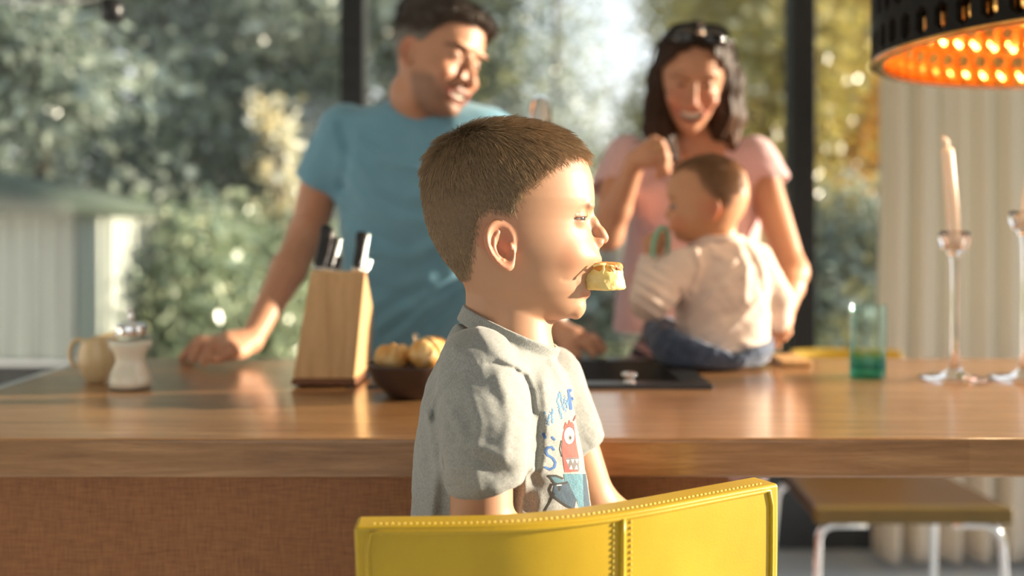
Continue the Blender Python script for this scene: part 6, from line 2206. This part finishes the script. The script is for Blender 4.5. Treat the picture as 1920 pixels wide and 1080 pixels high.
# teether
tt = W(1238, 462, 1.885)
tr = thing('teether', tt, 'mint green teething ring held at the baby\'s mouth', 'teether')
M_MINT = simple('mint_rubber', srgb(120, 196, 168), .4)
bm = B()
ring = [Vector((tt[0] + .021 * math.cos(a) * .75 + .004 * math.sin(a), tt[1] - .006 + .010 * math.cos(a), tt[2] + .036 * math.sin(a))) for a in [2 * PI * i / 40 for i in range(42)]]
tube(bm, ring, .0042, 12, cap=False)
obj('ring', bm, M_MINT, tr)

# ------------------------------------------------------------------ garden
def leaf_mat():
    t = NT('leaves')
    c = t.attr('col')
    d = t.n('ShaderNodeBsdfDiffuse'); t.l(c, d.inputs['Color'])
    l = t.n('ShaderNodeBsdfTranslucent'); t.l(t.mix(c, (.9, .95, .3), .25, 'MULTIPLY'), l.inputs['Color'])
    t.l(c, l.inputs['Color'])
    g = t.n('ShaderNodeBsdfGlossy'); g.inputs['Roughness'].default_value = .28; g.inputs['Color'].default_value = (.8, .8, .8, 1)
    m1 = t.n('ShaderNodeMixShader'); m1.inputs[0].default_value = .35
    t.l(d.outputs[0], m1.inputs[1]); t.l(l.outputs[0], m1.inputs[2])
    m2 = t.n('ShaderNodeMixShader'); m2.inputs[0].default_value = .13
    t.l(m1.outputs[0], m2.inputs[1]); t.l(g.outputs[0], m2.inputs[2])
    t.l(m2.outputs[0], t.out.inputs['Surface'])
    return t.m
M_LEAF = leaf_mat()
M_BARK = simple('bark', srgb(92, 80, 66), .9, 0, (14, .3))

def leaves(name, blobs, count, size, cols, parent, seed, spread=.16, shell=.55):
    r = np.random.default_rng(seed)
    vol = np.array([b[1][0] * b[1][1] * b[1][2] for b in blobs]) ** .67
    nb = r.multinomial(count, vol / vol.sum())
    P, C = [], []
    cols = np.array(cols)
    for (c, rad), k in zip(blobs, nb):
        nc = max(4, k // 26)
        d = r.normal(size=(nc, 3)); d /= np.linalg.norm(d, axis=1)[:, None]
        rr = (shell + (1 - shell) * r.random(nc)) ** 1.0
        cc = np.array(c) + d * rr[:, None] * np.array(rad)
        pick = r.integers(0, nc, k)
        P.append(cc[pick] + r.normal(size=(k, 3)) * spread)
        tone = r.random(nc)
        w = np.clip(tone[pick] + r.normal(size=k) * .22, 0, .999) * (len(cols) - 1)
        i = w.astype(int); f = (w - i)[:, None]
        C.append(cols[i] * (1 - f) + cols[np.minimum(i + 1, len(cols) - 1)] * f)
    P = np.concatenate(P); C = np.concatenate(C)
    keep = P[:, 2] > .02
    P, C = P[keep], C[keep]
    n = len(P)
    nrm = r.normal(size=(n, 3)); nrm[:, 2] += .5; nrm /= np.linalg.norm(nrm, axis=1)[:, None]
    t = r.normal(size=(n, 3)); t -= nrm * (t * nrm).sum(1)[:, None]; t /= np.linalg.norm(t, axis=1)[:, None]
    b = np.cross(nrm, t)
    s = size * (.6 + .8 * r.random((n, 1)))
    V = np.stack([P - t * s * .5, P + b * s * .28 + nrm * s * .06, P + t * s * .5 - nrm * s * .08, P - b * s * .28 + nrm * s * .06], 1).reshape(-1, 3)
    Fc = np.arange(n * 4).reshape(n, 4)
    me = np_mesh(name, V, Fc, smooth=False)
    set_col(me, np.repeat(C, 4, 0))
    return link(name, me, M_LEAF, parent)

def tree(name, x, y, h, blobs, count, size, cols, label, cat, seed, trunk=.09, group=None, spread=.16, shell=.55):
    t = thing(name, (x, y, 0), label, cat, group)
    c = leaves('crown', blobs, count, size, cols, t, seed, spread, shell); c['kind'] = 'stuff'
    bm = B()
    r = random.Random(seed)
    tube(bm, [(x, y, -.05), (x + r.uniform(-.05, .05), y, h * .35), (x + r.uniform(-.12, .12), y, h * .7), (x + r.uniform(-.2, .2), y, h * .95)], [trunk, trunk * .8, trunk * .55, trunk * .2], 10)
    for (c_, rad) in blobs[:9]:
        z0 = min(h * .75, max(.3, c_[2] - rad[2] * .9))
        tube(bm, [(x, y, z0 * .8), ((x + c_[0]) / 2, (y + c_[1]) / 2, (z0 + c_[2]) / 2), c_], [trunk * .45, trunk * .3, trunk * .1], 7)
    obj('trunk', bm, M_BARK, t)
    return t

def blobset(x, y, z0, z1, w, n, seed, r0=.5, dep=.7):
    r = random.Random(seed)
    out = []
    for k in range(n):
        f = (k + .5) / n
        z = z0 + (z1 - z0) * f
        ww = w * (1 - .35 * abs(f - .45))
        rr = r0 * r.uniform(.8, 1.25)
        out.append(((x + r.uniform(-1, 1) * max(.05, ww - rr * .6), y + r.uniform(-1, 1) * dep, z), (rr * 1.15, rr, rr * .85)))
    return out

GREY_GREEN = [srgb(78, 90, 80), srgb(128, 140, 126), srgb(166, 178, 164), srgb(196, 204, 192)]
DEEP_GREEN = [srgb(50, 60, 52), srgb(84, 96, 84), srgb(126, 138, 122)]
LIGHT_BUSH = [srgb(122, 142, 112), srgb(160, 176, 142), srgb(190, 200, 168), srgb(206, 208, 172)]
OLIVE = [srgb(118, 124, 84), srgb(160, 162, 110), srgb(194, 192, 136), srgb(208, 206, 170)]
GOLD = [srgb(156, 112, 36), srgb(206, 152, 52), srgb(234, 184, 78), srgb(224, 196, 116)]
YGREEN = [srgb(146, 138, 66), srgb(188, 172, 88), srgb(220, 196, 112), srgb(200, 192, 134)]

bm = B(); box(bm, (-40, -30, -.3), (40, 45, -.11))
t = NT('garden_ground')
f = t.noise(t.coords(), 3, 5)
t.bsdf(t.ramp(f, [(.3, srgb(84, 92, 58)), (.6, srgb(128, 134, 86)), (.8, srgb(150, 150, 104))]), .95)
tag(obj('ground', bm, t.m, smooth=False), kind='structure')

# left of the first post: grey green trees in layers
tree('tree', -3.4, 7.2, 4.2, blobset(-3.4, 7.2, .4, 4.6, 1.15, 16, 11, .52), 15000, .11, GREY_GREEN, 'grey green tree filling the far left of the window', 'tree', 11, group=None)
tree('tree', -2.15, 8.6, 5.0, blobset(-2.1, 8.6, 1.2, 4.9, 1.05, 15, 12, .55), 15000, .11, GREY_GREEN, 'grey green tree in the middle of the left window pane', 'tree', 12)
tree('tree', -3.2, 10.5, 5.6, blobset(-3.3, 10.5, .4, 5.6, 1.5, 18, 13, .7), 15000, .13, DEEP_GREEN, 'dark green tree behind the grey green pair at the left', 'tree', 13)
tree('tree', -1.0, 11.2, 5.4, blobset(-1.05, 11.2, .3, 2.0, .75, 9, 14, .5) + blobset(-.75, 11.2, 2.3, 5.2, .8, 11, 15, .55), 15000, .12, DEEP_GREEN + OLIVE[1:3], 'dark green tree with a bright gap left of the man', 'tree', 14)
tree('bush', -1.75, 6.6, 1.3, blobset(-1.7, 6.6, .3, 1.02, .62, 9, 21, .34, .4), 9000, .075, LIGHT_BUSH, 'pale green bush under the trees left of the man\'s arm', 'bush', 21, .03, spread=.1)
tree('sunlit_patch', -1.64, 6.9, 1.9, blobset(-1.64, 6.9, 1.15, 1.98, .13, 7, 25, .09, .1), 420, .075, [srgb(226, 222, 196), srgb(246, 242, 226), srgb(236, 214, 150)], 'slender cluster of near white leaves added as the overexposed sunlit patch left of the man', 'sunlit_patch', 24, .02, spread=.06)  # near-white leaves put in for a blown-out patch of sunlight
# between the posts: looser crowns against the sky
tree('tree', -.35, 13.5, 5.6, blobset(-.4, 13.5, .4, 2.6, 1.0, 8, 31, .55) + blobset(-.5, 13.5, 2.7, 4.4, 1.1, 8, 35, .26), 6500, .12, GREY_GREEN, 'loose grey green tree behind the man\'s head', 'tree', 31, spread=.30)
tree('tree', .75, 15.5, 6.4, blobset(.75, 15.5, .4, 2.7, 1.25, 11, 32, .6) + blobset(.9, 15.5, 2.9, 5.0, 1.5, 11, 33, .27), 10500, .12, GREY_GREEN + [OLIVE[3]], 'thin topped tree between the man and the woman', 'tree', 32, spread=.34)
tree('tree', 2.1, 12.5, 5.6, blobset(2.15, 12.5, .4, 3.0, .95, 10, 34, .5) + blobset(2.1, 12.5, 3.0, 4.6, .95, 7, 36, .33), 9500, .12, OLIVE + YGREEN[2:], 'yellowing tree behind the woman\'s head', 'tree', 34)
tree('bush', .35, 8.2, 1.2, blobset(.45, 8.2, .2, .8, .7, 7, 22, .36, .4), 6500, .08, GREY_GREEN, 'low grey green bush between the man and the woman', 'bush', 22, .03, spread=.1)
# right: autumn gold
tree('tree', 2.55, 9.2, 5.0, blobset(2.5, 9.2, 1.3, 4.4, .72, 13, 41, .48), 12500, .10, YGREEN, 'yellow green tree beside the right window post', 'tree', 41)
tree('tree', 3.75, 9.8, 5.2, blobset(3.75, 9.8, 1.2, 4.8, 1.1, 15, 42, .58), 14500, .11, GOLD, 'golden autumn tree seen between the right post and the curtain', 'tree', 42)
tree('bush', 2.75, 7.6, 1.3, blobset(2.75, 7.6, .3, 1.15, .6, 9, 23, .36, .4), 8000, .08, GREY_GREEN + YGREEN[1:2], 'grey green bush at the foot of the golden tree', 'bush', 23, .03, spread=.1)
tree('tree', 5.4, 12.5, 5.6, blobset(5.4, 12.5, .5, 5.4, 1.4, 16, 43, .7), 12000, .13, GOLD, 'golden tree far behind the curtain', 'tree', 43)
# closing row far back
def hedge():
    bl = []
    r = random.Random(5)
    for k in range(46):
        x = -15 + 30 * (k + r.random()) / 46
        top = 2.4 if -1.8 < x < 3.6 else 6.5
        for z in np.arange(.6, top, 1.1):
            bl.append(((x, 21 + r.uniform(-1, 1), z), (.95, .9, .75)))
    o = leaves('hedge', bl, 42000, .22, GREY_GREEN + OLIVE[1:3], None, 77, .3, .4)
    tag(o, 'tall green hedge closing the far end of the garden', 'hedge', None, 'stuff')
hedge()

# added board box standing in for the pale reflection in the left pane
def pane_reflection():
    x0, x1, y0, y1, zt = -4.2, -3.05, 7.95, 9.2, 1.55
    x0, x1, y0, y1 = -2.98, -2.33, 5.75, 6.6
    t = thing('reflection_box', ((x0 + x1) / 2, (y0 + y1) / 2, 0), 'pale board box added for the hazy reflection in the left pane behind the milk jug', 'pane_reflection')
    m = NT('pale_reflection_boards')
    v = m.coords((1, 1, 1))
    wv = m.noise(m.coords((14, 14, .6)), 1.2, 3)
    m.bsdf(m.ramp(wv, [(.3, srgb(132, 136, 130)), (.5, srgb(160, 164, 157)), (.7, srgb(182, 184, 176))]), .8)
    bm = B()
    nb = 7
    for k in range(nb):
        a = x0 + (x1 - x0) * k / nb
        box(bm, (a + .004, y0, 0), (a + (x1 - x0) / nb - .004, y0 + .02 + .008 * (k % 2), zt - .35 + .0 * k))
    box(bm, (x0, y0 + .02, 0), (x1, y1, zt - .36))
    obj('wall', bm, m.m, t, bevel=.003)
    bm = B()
    box(bm, (x1 - .15, y0 - .06, 0), (x1 - .03, y0 - .01, zt - .36))  # pale bar added for the bright upright streak in the glass
    tag(obj('bright_strip', bm, m.m, t, bevel=.004), 'bright upright strip of the reflection')
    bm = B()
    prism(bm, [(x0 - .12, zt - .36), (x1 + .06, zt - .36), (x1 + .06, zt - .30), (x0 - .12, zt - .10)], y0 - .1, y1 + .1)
    obj('slant_top', bm, simple('grey_slant_top', srgb(80, 90, 78), .9, 0, (9, .3)), t)
pane_reflection()

# ------------------------------------------------------------------ light
w = bpy.data.worlds.new('sky')
SC.world = w
w.use_nodes = True
nt = w.node_tree
nt.nodes.clear()
ow = nt.nodes.new('ShaderNodeOutputWorld'); bg = nt.nodes.new('ShaderNodeBackground')
tc = nt.nodes.new('ShaderNodeTexCoord'); sp = nt.nodes.new('ShaderNodeSeparateXYZ'); rp = nt.nodes.new('ShaderNodeValToRGB')
nt.links.new(tc.outputs['Generated'], sp.inputs[0]); nt.links.new(sp.outputs['Z'], rp.inputs['Fac'])
el = rp.color_ramp.elements
el[0].position = 0; el[0].color = (1.0, .93, .84, 1)
el[1].position = .55; el[1].color = (.72, .86, 1.0, 1)
e = el.new(.18); e.color = (.90, .95, 1.0, 1)
nt.links.new(rp.outputs[0], bg.inputs['Color'])
bg.inputs['Strength'].default_value = 1.25
nt.links.new(bg.outputs[0], ow.inputs['Surface'])

sd = bpy.data.lights.new('sun', 'SUN')
sd.energy = 11.5
sd.color = (1.0, .86, .66)
sd.angle = math.radians(1.2)
so = bpy.data.objects.new('sun', sd)
COL.objects.link(so)
EL, AZ = math.radians(10.5), math.radians(8)
dv = Vector((math.cos(EL) * math.cos(AZ), math.cos(EL) * math.sin(AZ), math.sin(EL)))
so.rotation_euler = dv.to_track_quat('Z', 'Y').to_euler()
so.location = dv * 12

SC.view_settings.view_transform = 'Standard'
SC.view_settings.look = 'None'
SC.view_settings.gamma = 1
SC.view_settings.use_curve_mapping = False
SC.view_settings.exposure = .25
SC.cycles.use_denoising = True
SC.cycles.sample_clamp_indirect = 6
SC.cycles.sample_clamp_direct = 0
SC.cycles.max_bounces = 9
SC.cycles.diffuse_bounces = 4
SC.cycles.glossy_bounces = 4
SC.cycles.transmission_bounces = 8
SC.cycles.transparent_max_bounces = 12
SC.cycles.caustics_reflective = True
SC.cycles.caustics_refractive = True
SC.cycles.use_adaptive_sampling = True
SC.cycles.adaptive_threshold = .03
